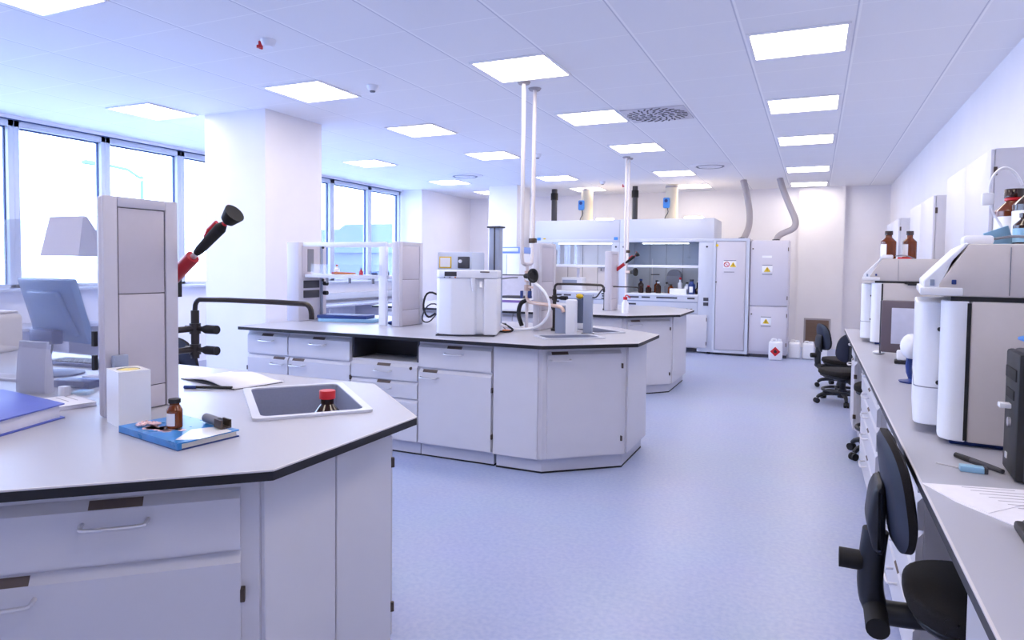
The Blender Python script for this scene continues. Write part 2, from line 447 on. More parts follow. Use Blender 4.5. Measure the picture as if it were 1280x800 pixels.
def offset_poly(poly, d):
    n = len(poly); out = []
    A = sum(poly[i][0]*poly[(i+1) % n][1]-poly[(i+1) % n][0]*poly[i][1] for i in range(n))
    sg = 1 if A > 0 else -1
    for i in range(n):
        p0, p1, p2 = (Vector(poly[i-1]), Vector(poly[i]), Vector(poly[(i+1) % n]))
        a = (p1-p0).normalized(); b = (p2-p1).normalized()
        na = Vector((-a.y, a.x))*sg; nb = Vector((-b.y, b.x))*sg
        m = (na+nb); k = d/(1+na.dot(nb)); q = p1+m*k
        out.append((q.x, q.y))
    return out
def worktop(label, poly, hole=None, holes2=None, z0=.868, z1=.9):
    cx, cy = poly[0]
    P = [(x-cx, y-cy) for x, y in poly]
    t = thing('worktop', label, 'worktop', (cx, cy, z0))
    b = B(); zz = z1-z0
    H = [[(x-cx, y-cy) for x, y in h_] for h_ in hole] if hole else None
    if H: b.holed(P, H, .004, zz)
    else: b.prism(P, .004, zz)
    o = b.build('worktop_board', ['top', 'topedge'], t)
    paint(o, lambda p: p.normal.z < .5)
    # pale bevelled lip line along the upper arris
    n = len(P); b = B(); In = offset_poly(P, .003); Out = offset_poly(P, -.0012)
    for i in range(n):
        j = (i+1) % n
        v = [b.bm.verts.new((*q, z)) for q, z in ((Out[i], zz-.004), (Out[j], zz-.004), (Out[j], zz+.0003), (Out[i], zz+.0003), (In[i], zz+.0006), (In[j], zz+.0006))]
        b.bm.faces.new((v[0], v[1], v[2], v[3])); b.bm.faces.new((v[3], v[2], v[5], v[4]))
    b.build('edge_lip', 'cabedge', t)
    return t
def sink(name, label, c, rz, w, d, depth=.17):
    t = thing(name, label, 'sink', (*c, .9), rz)
    r = .028
    def rr(x, y, rad, n=5):
        out = []
        for sx, sy, a0 in ((1, -1, -PI/2), (1, 1, 0), (-1, 1, PI/2), (-1, -1, PI)):
            for k in range(n):
                a = a0+PI/2*k/(n-1); out.append((sx*(x-rad)+rad*math.cos(a), sy*(y-rad)+rad*math.sin(a)))
        return out
    O = rr(w/2+r, d/2+r, .02); I = rr(w/2, d/2, .03)
    b = B(); b.holed(O, I, .0005, .009); b.build('sink_rim', 'sinkrim', t)
    b = B(); bm = b.bm
    I2 = rr(w/2-.03, d/2-.03, .05); n = len(I)
    top = [bm.verts.new((x*.999, y*.999, .004)) for x, y in I]; mid = [bm.verts.new((x*.97, y*.96, -depth*.9)) for x, y in I]; bot = [bm.verts.new((x, y, -depth)) for x, y in I2]
    for A_, B_ in ((top, mid), (mid, bot)):
        for i in range(n): bm.faces.new((A_[i], A_[(i+1) % n], B_[(i+1) % n], B_[i]))
    bm.faces.new(bot); bmesh.ops.recalc_face_normals(bm, faces=bm.faces[:])
    bmesh.ops.reverse_faces(bm, faces=bm.faces[:])
    b.build('basin', 'sinkgrey', t)
    B().lathe([(0, -depth+.003), (.025, -depth+.003), (.03, -depth+.001)], seg=16).build('drain', 'steel', t)
    return t
def rect(c, rz, w, d):
    return [(c[0]+x*c_(rz)-y*s_(rz), c[1]+x*s_(rz)+y*c_(rz)) for x, y in ((-w/2, -d/2), (w/2, -d/2), (w/2, d/2), (-w/2, d/2))]
def panel_edge(t, name, p0, p1, z0, z1, th=.015, m='cab', inset=0):
    """flat panel standing on the plan edge p0->p1 (local), outward side to the right of travel"""
    a = Vector(p0); b = Vector(p1); d = (b-a); L = d.length; d.normalize(); n = Vector((d.y, -d.x))
    q = [a, b, b+n*th, a+n*th]
    return B().prism([(v.x, v.y) for v in q], z0, z1, bev=.002, seg=1).build(name, m, t)
def front_at(t, p0, p1, fn):
    """empty-less: build a front in a frame rotated to the edge p0->p1; returns its object"""
    a = Vector(p0); b = Vector(p1); d = b-a
    o = fn(d.length); o.location = (a.x, a.y, 0); o.rotation_euler = (0, 0, math.atan2(d.y, d.x)); return o

def end_unit(label, poly, base, holes=None):
    """corner cabinet with a polygon plan: poly in world, base = origin"""
    bx, by = base
    t = thing('corner_cabinet', label, 'cabinet', (bx, by, 0))
    P = [(x-bx, y-by) for x, y in poly]
    if holes:
        HH = [[(x-bx, y-by) for x, y in h_] for h_ in holes]
        B().prism(P, .1, .70).holed(P, HH, .70, .868).build('carcass', 'cab', t)
    else: B().prism(P, .1, .868).build('carcass', 'cab', t)
    B().prism(offset_poly(P, .02), .012, .1).build('plinth', 'plinth', t)
    B().prism(offset_poly(P, .018), 0, .012).build('plinth_seal', 'rubber', t)
    return t, (lambda i: P[i])

# ------------------------------------------------------------------ island 1 (foreground)
W1 = [(-4.7, .75), (-1.843, .75), (-1.243, 1.29), (-1.243, 1.965), (-1.755, 2.425), (-4.7, 2.425)]
SK1, SKA = (-1.78, 2.006), math.radians(-41)
worktop('grey worktop with black edge of the front island', W1, [rect(SK1, SKA, .565, .362)])
sink('sink', 'grey inset sink with white rim in the corner of the front worktop', SK1, SKA, .55, .348)
I1 = offset_poly(W1, .088)
p = [(-2.16, I1[1][1]), I1[1], I1[2], I1[3], I1[4], (-2.16, I1[4][1])]
t, L = end_unit('white angled end cabinet of the front island with drawer and door', p, (-1.3, 1.6), [rect(SK1, SKA, .565, .362)])
def chdoor(L_):
    return front(t, 'door', .05, L_-.045, .11, .665, .155, L_-.04)
def chdrawer(L_):
    return front(t, 'drawer', .05, L_-.045, .678, .836, (L_)/2+.035)
front_at(t, L(1), L(2), chdoor); front_at(t, L(1), L(2), chdrawer)
a, b = Vector(L(2)), Vector(L(3)); d = (b-a)
panel_edge(t, 'end_panel', a+d*.01, a+d*.495, .1, .862)
panel_edge(t, 'end_panel', a+d*.505, a+d*.99, .1, .862)
front_at(t, L(3), L(4), lambda q: front(t, 'door', .03, q-.04, .11, .845, q-.13, .018))
tt = cabinet((-3.36, I1[0][1], 0), 0, 1.195, 1.48, 'white base cabinet of the front island left of its angled end')

# ------------------------------------------------------------------ island 2 (middle)
W2 = [(-4.36, 4.13), (-1.637, 4.13), (-1.105, 4.584), (-1.105, 5.275), (-1.637, 5.74), (-4.36, 5.74)]
SK2, SK2A = (-1.655, 4.705), math.radians(41)
SK3, SK3A = (-1.63, 5.28), math.radians(-41)
H2 = [rect(SK2, SK2A, .43, .25), rect(SK3, SK3A, .43, .25)]
worktop('grey worktop with black edge of the middle island', W2, H2)
sink('sink', 'grey inset sink in the front corner of the middle worktop', SK2, SK2A, .415, .235)
sink('sink', 'grey inset sink in the rear corner of the middle worktop', SK3, SK3A, .415, .235)
I2 = offset_poly(W2, .1)
yf = I2[1][1]
xs = [-4.34, -3.895, -3.27, -2.655, -2.045]
labs = ['white base cabinet at the far left end of the middle island', 'white drawer and door cabinet second from the left of the middle island',
        'white drawer pedestal below a dark open recess in the middle island', 'white drawer and door cabinet under the water purifier']
for k in range(4):
    lay = 'drawers' if k == 2 else 'drawer_door'
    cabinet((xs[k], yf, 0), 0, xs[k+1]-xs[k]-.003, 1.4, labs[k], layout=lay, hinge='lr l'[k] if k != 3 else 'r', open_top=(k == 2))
p = [(xs[4], yf), I2[1], I2[2], I2[3], I2[4], (xs[4], I2[4][1])]
t, L = end_unit('white angled sink cabinet at the right end of the middle island', p, (-1.3, 4.95), H2)
panel_edge(t, 'front_panel', Vector(L(0))+Vector((.006, 0)), Vector(L(1))-Vector((.03, 0)), .1, .862)
front_at(t, L(1), L(2), lambda q: front(t, 'door', .03, q-.04, .11, .845, .12, q-.03))
panel_edge(t, 'end_panel', Vector(L(2))+Vector((0, .03)), L(3), .1, .862)
panel_edge(t, 'rear_panel', L(3), L(4), .1, .862)

# ------------------------------------------------------------------ island 3 (rear)
W3 = [(-5.2, 7.13), (-1.85, 7.13), (-1.375, 7.66), (-1.375, 8.62), (-1.85, 9.15), (-5.2, 9.15)]
worktop('grey worktop of the rear island before the fume hoods', W3)
I3 = offset_poly(W3, .1)
cabinet((-5.15, I3[1][1], 0), 0, 1.0, 1.5, 'white base cabinet at the left end of the rear island')
cabinet((-4.147, I3[1][1], 0), 0, .9, 1.5, 'white base cabinet in the middle of the rear island')
cabinet((-3.244, I3[1][1], 0), 0, .9, 1.5, 'white base cabinet of the rear island beside its angled end')
p = [(-2.34, I3[1][1]), I3[1], I3[2], I3[3], I3[4], (-2.34, I3[4][1])]
t, L = end_unit('white angled end cabinet at the right end of the rear island', p, (-1.6, 8.0))
panel_edge(t, 'front_panel', L(0), Vector(L(1))-Vector((.03, 0)), .1, .862)
front_at(t, L(1), L(2), lambda q: front(t, 'door', .03, q-.04, .11, .845, .13, q-.03))
panel_edge(t, 'end_panel', Vector(L(2))+Vector((0, .03)), L(3), .1, .862)

# ------------------------------------------------------------------ service columns
def tower(loc, label, w=.31, d=.2, h=.74, splits=(.11, .42, .705), kind='plain'):
    """front faces +x, origin at centre of front base"""
    t = thing('service_column', label, 'service column', loc, 0, 'service columns on the islands')
    f = B(); f.box(-d, -w/2, 0, -.012, w/2, h, .012)
    fw = .05
    f.box(-.013, -w/2, 0, 0, -w/2+fw, h, .004); f.box(-.013, w/2-fw, 0, 0, w/2, h, .004)
    f.box(-.013, -w/2+fw, h-.035, 0, w/2-fw, h, .004)
    f.build('column_body', 'towerframe', t)
    B().box(-.0125, -w/2+fw-.001, .002, -.011, w/2-fw+.001, h-.03).build('panel_joint', 'dkgrey', t)
    z = .004
    for zz in splits:
        if kind == 'plain' or zz != splits[-1]:
            B().box(-.011, -w/2+fw+.005, z, -.004, w/2-fw-.005, zz-.003, .001).build('cover_panel', 'tower', t)
        z = zz
    return t
t1 = tower((-2.15, 1.614, .9), 'tall grey service column standing on the front worktop', .285, .04, .745, (.085, .415, .71))
for z in (.11, .03):
    B().box(-.05, -.155, z+.13, -.036, -.1425, z+.18).build('socket_edge', 'black', t1)
tower((-3.18, 4.93, .9), 'grey service column at the right end of the middle island shelf', .37, .08, .72, (.14, .4, .69))
t3_ = tower((-2.035, 5.235, .9), 'tall grey service column behind the gas valves on the middle island', .37, .06, .715, (.16, .40, .69))
tower((-2.22, 7.95, .9), 'grey service column on the rear island before the right fume hood', .34, .08, .715, (.14, .30, .68))
# socket column at the left end of the shelf
t = thing('service_column', 'left service column of the middle island shelf with sockets and a hatch', 'service column', (-4.26, 4.93, .9))
B().box(-.14, -.19, 0, 0, .19, .72, .008).build('column_body', 'towerframe', t)
B().box(.0, -.15, .40, .006, .06, .69, .002).build('hatch', 'tower', t)
B().box(.006, -.08, .45, .010, .0, .66).build('hatch_window', 'grey', t)
for z in (.21, .30): B().box(.0, -.13, z, .008, .08, z+.07, .003).build('socket_strip', 'dkgrey', t)
B().box(0, .1, .02, .02, .12, .70, .002).build('mounting_rail', 'bluegrey', t)
for z in (.03, .37, .42, .68): B().cyl((.02, .11, z), (.03, .11, z), .014, seg=10).build('rail_knob', 'black', t)
for z in (.22, .31): B().cyl((.02, .13, z+.03), (.06, .13, z+.03), .02, seg=12).build('plug', 'black', t)
# shelf between
t = thing('reagent_shelf', 'white shelf and top rail between the two columns of the middle island', 'shelf', (-4.245, 4.93, 1.3))
B().box(0, -.13, 0, .9, .13, .03, .004).build('shelf_board', 'white', t)
B().box(0, -.15, .28, .9, -.12, .318, .003).box(0, .12, .28, .9, .15, .318, .003).build('top_rail', 'white', t)
B().box(.83, -.15, -.398, .9, -.11, .28, .004).build('upright', 'white', t)
for x in (.25, .5, .75): B().box(x, -.14, -.045, x+.015, -.12, 0).build('bracket', 'grey', t)
B().box(.1, -.16, .03, .87, -.157, .12).build('guard_pane', 'acrylic', t)
# small things lying on that shelf
t = thing('pipette', 'red capped pipette lying on the white shelf of the middle island', 'pipette', (-3.95, 4.86, 1.33))
B().cyl((0, 0, .012), (.22, .01, .012), .012, .007, seg=10).build('barrel', 'orange', t); B().cyl((-.03, 0, .012), (0, 0, .012), .009, seg=10).build('plunger', 'red', t)
t = thing('small_bottle', 'tiny red bottle standing on the white shelf of the middle island', 'bottle', (-3.66, 4.86, 1.33))
B().lathe([(0, 0), (.018, 0), (.018, .03), (.008, .042), (.008, .05)], seg=12).build('bottle_body', 'red', t); B().cyl((0, 0, .049), (0, 0, .062), .01, seg=10).build('cap', 'grey', t)
t = thing('small_bottle', 'small white bottle with orange cap on the left of the white shelf', 'bottle', (-4.0, 4.95, 1.33))
B().lathe([(0, 0), (.024, 0), (.024, .05), (.01, .066), (.01, .075)], seg=12).build('bottle_body', 'white', t); B().cyl((0, 0, .074), (0, 0, .09), .012, seg=10).build('cap', 'orange', t)
t = thing('glass_tube', 'clear glass tube with black stopper lying at the right end of the shelf', 'glass tube', (-3.56, 4.86, 1.33))
B().cyl((0, 0, .019), (.16, 0, .019), .018, seg=14).build('tube_body', 'clear', t); B().cyl((.155, 0, .019), (.185, 0, .019), .019, seg=14).build('stopper', 'black', t); B().cyl((.02, 0, .012), (.07, 0, .012), .01, seg=10).build('tube_content', 'navy', t)

# ------------------------------------------------------------------ foreground things on island 1
# glass screen behind the column, with a folded paper over its edge
t = thing('glass_screen', 'clear upright glass screen along the middle of the front island', 'glass screen', (-4.6, 1.605, .9))
B().box(0, -.003, .0, 2.265, .003, .686).build('pane', 'acrylic', t)
B().box(.02, -.012, 0, .06, .012, .05, .002).box(2.0, -.012, 0, 2.04, .012, .05, .002).build('pane_clip', 'steel', t)
t = thing('folded_paper', 'white sheet folded over the top of the glass screen', 'paper', (-2.545, 1.605, 1.588))
b = B(); bm = b.bm
w0, w1 = .098, .112
v = [bm.verts.new(q) for q in ((-w0, -.006, .003), (w0, -.006, .003), (w1, -.035, -.145), (-w1, -.035, -.145), (-w0, .006, .003), (w0, .006, .003), (w1, .1, -.145), (-w1, .1, -.145))]
bm.faces.new((v[0], v[3], v[2], v[1])); bm.faces.new((v[4], v[5], v[6], v[7])); bm.faces.new((v[0], v[1], v[5], v[4]))
o = b.build('sheet', 'thinpaper', t)
# eyewash hand shower
def eyewash(loc, label, sc=1., rz=0.):
    t = thing('eyewash_shower', label, 'eyewash shower', loc, rz)
    D = Vector((.16, 0, .12)).normalized()
    P = lambda s: D*s*sc
    B().box(-.11*sc, .0, -.11*sc, -.06*sc, .05*sc, .0).build('wall_bracket', 'black', t)
    B().cyl(P(-.12), P(.075), .026*sc, seg=18).build('sleeve', 'redmetal', t)
    B().cyl(P(.075), P(.105), .011*sc, seg=12).build('connector', 'steel', t)
    B().cyl(P(.10), P(.125), .014*sc, .018*sc, seg=14).cyl(P(.125), P(.25), .018*sc, .022*sc, seg=14).cyl(P(.25), P(.275), .022*sc, .012*sc, seg=14).build('grip', 'rubber', t)
    up = Vector((-.6, 0, .8))*.02*sc
    B().tube([P(.17)+up, P(.20)+up*1.5, P(.25)+up*1.4], .008*sc, seg=8).build('lever', 'red', t)
    B().cyl(P(.275), P(.288), .010*sc, seg=12).build('neck_ring', 'red', t)
    B().lathe([(0, 0), (.012*sc, 0), (.026*sc, .012*sc), (.034*sc, .04*sc), (.038*sc, .055*sc), (0, .05*sc)], c=P(.285), seg=20, rot=D.to_track_quat('Z', 'Y').to_matrix()).build('shower_head', 'rubber', t)
    B().sph(P(.33)+up*1.8, .009*sc, seg=10).build('dust_cap_tab', 'red', t)
    return t
eyewash((-2.185, 1.80, 1.40), 'red and black hand eyewash shower beside the front service column')
# swivel faucet with two gas valves
def faucet(loc, label, sc=1., rz=0., spout=.5, base=True):
    t = thing('swivel_faucet', label, 'faucet', loc, rz)
    if base: B().cyl((0, 0, 0), (0, 0, .02), .028*sc, seg=16).cyl((0, 0, .02), (0, 0, .34*sc), .015*sc, seg=14).build('faucet_stem', 'faucet', t)
    else:
        b = B().cyl((0, 0, .155*sc), (0, 0, .34*sc), .0155*sc, seg=14)
        for z in (.27, .19): b.cyl((0, 0, z), (0, -.093, z), .012, seg=12)
        b.build('faucet_stem', 'faucet', t)
    B().tube([(0, 0, .30*sc), (0, 0, .355*sc), (.008, 0, .375*sc), (.03, 0, .385*sc), (spout-.03, 0, .385*sc), (spout-.008, 0, .375*sc), (spout, 0, .355*sc), (spout, 0, .33*sc)], .0095*sc, seg=10, smooth=1).build('spout', 'faucet', t)
    for z in (.27, .19):
        v = B().cyl((-.05*sc, 0, z*sc), (.05*sc, 0, z*sc), .010*sc, seg=12).cyl((0, 0, (z-.02)*sc), (0, 0, (z+.02)*sc), .021*sc, seg=14).build('valve_body', 'faucet', t)
        B().cyl((.045*sc, 0, z*sc), (.06*sc, 0, z*sc), .012*sc, .017*sc, seg=14).cyl((.06*sc, 0, z*sc), (.115*sc, 0, z*sc), .017*sc, seg=14).build('valve_handle', 'rubber', v)
    return t
faucet((-2.175, 1.85, .9), 'black swivel faucet with two valves reaching over the front sink', 1., 0., .57, False)
# white carton with blue pack behind it
t = thing('wipe_box', 'tall white box with open top standing before the front service column', 'box', (-1.986, 1.402, .9), math.radians(70.6))
bw, bd, bh = .094, .125, .175
b = B(); b.box(0, 0, 0, bw, .004, bh); b.box(0, bd-.004, 0, bw, bd, bh); b.box(0, .004, 0, .004, bd-.004, bh); b.box(bw-.004, .004, 0, bw, bd-.004, bh); b.box(.004, .004, 0, bw-.004, bd-.004, .004)
b.build('box_wall', 'whitegloss', t)
b = B(); b.holed([(0, 0), (bw, 0), (bw, bd), (0, bd)], [(bw/2+.034*c_(a*PI/8), bd/2+.04*s_(a*PI/8)) for a in range(16)], bh-.001, bh+.001); b.build('lid', 'whitegloss', t)
B().lathe([(0, .158), (.02, .16), (.026, .168), (.033, .174)], c=(bw/2, bd/2, 0), seg=20).build('yellow_lining', mat('pale_yellow_lining', (236, 222, 160), .7), t)
tag(B().box(0, 0, 0, .02, .05, .21, .004).build('tissue_pack', 'bluegrey', None, (-2.14, 1.485, .9), 0), 'pale blue block peeking up behind the tall white box', 'pack')
# amber bottle
def bottle(name, loc, label, r, h, glassm='amber', capm='black', lab=True, cat='bottle', group=None, labm='whitegloss', rz=0., neckr=.42, bandz=None):
    t = thing(name, label, cat, loc, rz, group)
    sh = h*.62
    B().lathe([(0, 0), (r*.9, 0), (r, r*.1), (r, sh), (r*.93, sh+.1*r), (r*neckr*1.15, sh+.55*r), (r*neckr, sh+.65*r), (r*neckr, h*.88)], seg=20).build('bottle_body', glassm, t)
    B().lathe([(0, h), (r*neckr*1.2, h), (r*neckr*1.25, h*.99), (r*neckr*1.25, h*.86), (r*neckr, h*.86)], seg=20).build('cap', capm, t)
    if bandz: B().lathe([(r*neckr*1.1, h*.80), (r*neckr*1.2, h*.81), (r*neckr*1.2, h*.845), (r*neckr*1.1, h*.855)], seg=20).build('neck_ring', 'red', t)
    if lab:
        b = B(); n = 12
        for zz in (.18, .82): pass
        vs = [[b.bm.verts.new((1.012*r*c_(a), 1.012*r*s_(a), z)) for a in [PI*.75+PI*.9*k/n for k in range(n+1)]] for z in (sh*.15, sh*.85)]
        for k in range(n): b.bm.faces.new((vs[0][k], vs[0][k+1], vs[1][k+1], vs[1][k]))
        b.build('label', labm, t)
    return t
# blue book with print
t = thing('book', 'light blue hardback book lying before the tall white box', 'book', (-1.60, 1.30, .9), math.radians(0))
pb = [(-.335, .065), (0, 0), (.025, .195), (-.30, .26)]
B().prism(pb, 0, .003).build('back_cover', 'navy', t)
ob = B().prism(pb, .018, .0215).build('front_cover', 'bookblue', t)
ins = offset_poly(pb, .006); B().prism(ins, .003, .018).build('pages', 'bookedge', t)
B().prism([(-.335, .065), (0, 0), (.002, .012), (-.333, .077)], .003, .018).build('spine', 'bookblue', t)
B().prism([(-.04, .025), (.015, .06), (.022, .17), (-.06, .2), (-.10, .13)], .0215, .0219).build('cover_print', 'whitegloss', t)
b = B()
for k in range(26):
    a = random.random()*2*PI; rr_ = random.random()**.5
    b.cyl((-.185+.075*rr_*c_(a), .105+.028*rr_*s_(a), .0215), (-.185+.075*rr_*c_(a), .105+.028*rr_*s_(a), .0219), .009+.008*random.random(), seg=10)
b.build('flower_print', 'pink', t)
bottle('amber_bottle', (-1.765, 1.425, .9222), 'small amber glass bottle with black cap standing on the blue book', .0225, .088, rz=math.radians(25), neckr=.62)
t = thing('flower_heads', 'cluster of small pale pink blossoms lying on the blue book', 'flowers', (-1.84, 1.40, .9222))
for k in range(7):
    x, y = random.uniform(-.035, .04), random.uniform(-.02, .02)
    b = B()
    for q in range(5): b.sph((x+.008*c_(q*1.257), y+.008*s_(q*1.257), .006), .007, (1, 1, .6), 8)
    b.sph((x, y, .009), .005, seg=8); b.build('blossom', 'pink', t)
# grey flash drive / barrel gadget
t = thing('metal_gadget', 'grey cylinder gadget with open metal end lying on the blue book', 'gadget', (-1.735, 1.515, .937), math.radians(-3))
B().cyl((0, 0, 0), (.085, -.02, 0), .0145, .0135, seg=16).build('gadget_body', 'grey', t)
b = B(); b.prism([(-.016, -.0125), (.016, -.0125), (.016, .0125), (.011, .0125), (.011, -.008), (-.011, -.008), (-.011, .0125), (-.016, .0125)], 0, .045, 'x'); b.build('metal_end', 'hinge', t, (.083, -.0196, 0), math.radians(-13))
# blue ring binder
t = thing('ring_binder', 'thick blue ring binder lying at the left front edge', 'binder', (-2.19, 1.17, .9))
pb = [(-.13, -.28), (.0, -.02), (-.075, .24), (-.55, .37), (-.8, -.02)]
pb = [(-.02, -.06), (-.08, .235), (-.57, .33), (-.51, -.0)]
pb = [(.06, -.19), (-.085, .245), (-.53, .30), (-.42, -.2)]
B().prism(pb, 0, .004, bev=.001).build('back_cover', 'blue', t); B().prism(pb, .045, .05, bev=.001).build('front_cover', 'blue', t)
ins = offset_poly(pb, .012); B().prism(ins, .004, .045).build('pages', 'paper', t)
# pouch, papers, booklets
t = thing('paper_pouch', 'white upright paper pouch standing behind the blue binder', 'pouch', (-2.83, 1.645, .9), math.radians(10))
b = B(); n = 10
prof = [(.02, 0), (.021, .02), (.018, .08), (.014, .14), (.006, .185), (.003, .2)]
for s in (1,):
    rings = [[(-.072*(1-.03*(z/.2)), -d_, z), (.072*(1-.03*(z/.2)), -d_, z), (.072*(1-.03*(z/.2)), d_, z), (-.072*(1-.03*(z/.2)), d_, z)] for d_, z in prof]
    vs = [[b.bm.verts.new(q) for q in r] for r in rings]
    for a_, b_ in zip(vs, vs[1:]):
        for k in range(4): b.bm.faces.new((a_[k], a_[(k+1) % 4], b_[(k+1) % 4], b_[k]))
    b.bm.faces.new(vs[0][::-1]); b.bm.faces.new(vs[-1])
b.build('pouch_body', 'thinpaper', t)
B().box(-.069, -.005, .193, .069, .005, .203, .001).build('seal', 'white', t)
def papers(name, label, loc, rz, w, d, n=6, th=.0012, cat='paper', mt='paper', lines=True):
    t = thing(name, label, cat, loc, rz)
    b = B()
    for k in range(n):
        xf = Matrix.Translation((0, 0, k*th)) @ Matrix.Rotation(random.uniform(-.06, .06), 4, 'Z')
        b.box(-w/2, -d/2, 0, w/2, d/2, th*.9, xf=xf)
    b.build('sheets', mt, t)
    if lines:
        b = B()
        for k in range(7):
            y = d*.38-k*d*.11; b.box(-w*.38, y, n*th, w*random.uniform(.1, .38), y+d*.012, n*th+.0003)
        b.build('print', 'print', t)
    return t
papers('booklet', 'white printed booklet lying left of the front service column', (-2.50, 1.47, .9), math.radians(-12), .21, .28, 8, .002, 'booklet')
papers('booklet', 'white stack of papers lying behind the front booklet', (-2.75, 1.98, .9), math.radians(-5), .3, .21, 12, .002, 'papers')
papers('booklet', 'loose white sheets under the blue-lit monitor', (-3.25, 1.78, .9), math.radians(10), .4, .1, 5, .002, 'papers')
tag(B().box(-.09, -.045, 0, .09, .045, .03, .004).build('keypad', 'navy', None, (-2.80, 1.80, .9), math.radians(15)), 'small dark blue box lying under the blue-lit monitor', 'box')
tag(B().box(-.03, -.03, 0, .03, .03, .014, .004).build('card_pack', 'ltblue', None, (-2.62, 1.70, .9), math.radians(30)), 'small light blue pack beside the white pouch', 'pack')
t = thing('keyboard', 'dark blue keyboard behind the papers of the front island', 'keyboard', (-3.35, 2.2, .9), math.radians(8))
B().box(-.22, -.08, 0, .22, .08, .018, .005).build('keyboard_base', 'navy', t)
b = B()
for i in range(13):
    for j in range(4): b.box(-.2+i*.031, -.062+j*.031, .017, -.175+i*.031, -.037+j*.031, .024, .002, 1)
o = b.build('keys', 'dkgrey', t); o['kind'] = 'stuff'
# notebook with pen
t = thing('notebook', 'open white notebook with a dark cover lying beside the front sink', 'notebook', (-2.36, 2.21, .9), math.radians(-12))
B().box(-.2, -.135, 0, .22, .1, .004, .001).build('cover', 'dkgrey', t)
b = B(); bm = b.bm; n = 12; 
for k in range(n+1):
    x = -.2+.42*k/n; z = .006+.016*math.sin(PI*min(1, k/n*1.1))**2
    a_ = bm.verts.new((x, -.13, z)); b_ = bm.verts.new((x, .105, z))
    if k: bm.faces.new((pa, a_, b_, pb_))
    pa, pb_ = a_, b_
o = b.build('pages', 'paper', t); md = o.modifiers.new('s', 'SOLIDIFY'); md.thickness = .005
t = thing('pen', 'dark blue pen with clip lying at the front of the open notebook', 'pen', (-2.33, 1.985, .907), math.radians(20))
B().cyl((0, 0, 0), (.15, .01, 0), .006, seg=10).build('barrel', 'black', t); B().cyl((-.05, -.003, 0), (0, 0, 0), .007, seg=10).build('pen_cap', 'navy', t)
# red-capped reagent bottle in the sink
bottle('reagent_bottle', (-1.66, 2.0, .735), 'dark reagent bottle with red screw cap standing in the front sink', .048, .215, 'amberdk', 'red', False, neckr=.5)
# monitor (seen from behind), blue window light put into its colour, turned and tilted
t = thing('monitor', 'blue-lit flat monitor seen from behind on the left of the front island', 'monitor', (-3.185, 1.95, .9), math.radians(-6))
tl = Matrix.Translation((0, 0, .30)) @ Matrix.Rotation(math.radians(15), 4, 'X')
B().box(-.235, -.02, -.15, .235, .012, .15, .008, xf=tl).build('shell', 'monbluecast', t)
B().prism([(-.19, -.11), (.19, -.11), (.13, .1), (-.13, .1)], -.045, -.02, 'y', bev=.01).build('rear_bulge', 'monbluecast', t, rot=tl)
B().box(-.225, .012, -.14, .225, .014, .14, xf=tl).build('screen', 'black', t)
B().tube([(0, -.04, .2), (0, -.06, .12), (0, -.04, .02)], .022, seg=10).build('stand_neck', 'navy', t)
B().box(-.1, -.07, .15, .1, -.02, .21, .006).build('stand_hinge', 'navy', t)
B().lathe([(0, 0), (.11, 0), (.11, .008), (.04, .02), (0, .02)], seg=24).build('stand_foot', 'navy', t)
B().tube([(.05, -.04, .18), (.08, -.06, .1), (.03, -.09, .03), (.1, -.12, .008)], .004, seg=6, smooth=2).build('cable', 'black', t)
# pale printer at far left behind
t = thing('printer', 'cream coloured printer at the left edge behind the monitor', 'printer', (-4.35, 2.15, .9), math.radians(20))
B().box(-.22, -.18, 0, .22, .18, .22, .03, 3).build('printer_body', mat('cream_plastic', (226, 218, 212), .5), t)
B().box(-.17, -.2, .03, .17, -.178, .09, .006).build('paper_slot', 'dkgrey', t)
B().box(-.2, -.15, .22, .2, .16, .235, .006).build('lid', 'beige', t)

# ------------------------------------------------------------------ things on island 2
# water purifier
t = thing('water_purifier', 'white water purifier with small display on the middle worktop', 'water purifier', (-2.40, 4.50, .9), math.radians(20))
B().box(-.22, -.13, 0, .22, .2, .012, .005).build('base_plate', 'dkgrey', t)
b = B(); b.prism([(-.235, -.02), (-.2, -.11), (-.1, -.155), (.0, -.15), (.07, -.13), (.08, -.10), (.13, -.10), (.14, -.14), (.235, -.12), (.235, .2), (-.235, .2)], .012, .43, bev=.008)
b.build('housing', 'white', t)
b = B(); b.prism([(-.235, -.03), (-.2, -.12), (-.1, -.165), (.0, -.16), (.14, -.15), (.235, -.125), (.235, .2), (-.235, .2)], .432, .49, bev=.008)
b.build('head_cover', 'white', t)
B().box(-.15, -.168, .445, -.06, -.155, .478, .002).build('display', 'dkgrey', t)
for k, mm in enumerate(('grey', 'grey', 'orange')): B().cyl((-.15+k*.04, -.158, .437), (-.15+k*.04, -.168, .437), .005, seg=8).build('button', mm, t)
B().cyl((.06, -.15, .432), (.06, -.15, .36), .018, .012, seg=14).cyl((.06, -.15, .36), (.06, -.15, .33), .008, seg=10).build('dispenser_spout', 'white', t)
B().cyl((.12, -.14, .40), (.12, -.17, .36), .012, seg=12).build('dispenser_lever', 'whitegloss', t)
B().box(.1, -.152, .474, .18, -.14, .482).build('brand_strip', 'hinge', t)
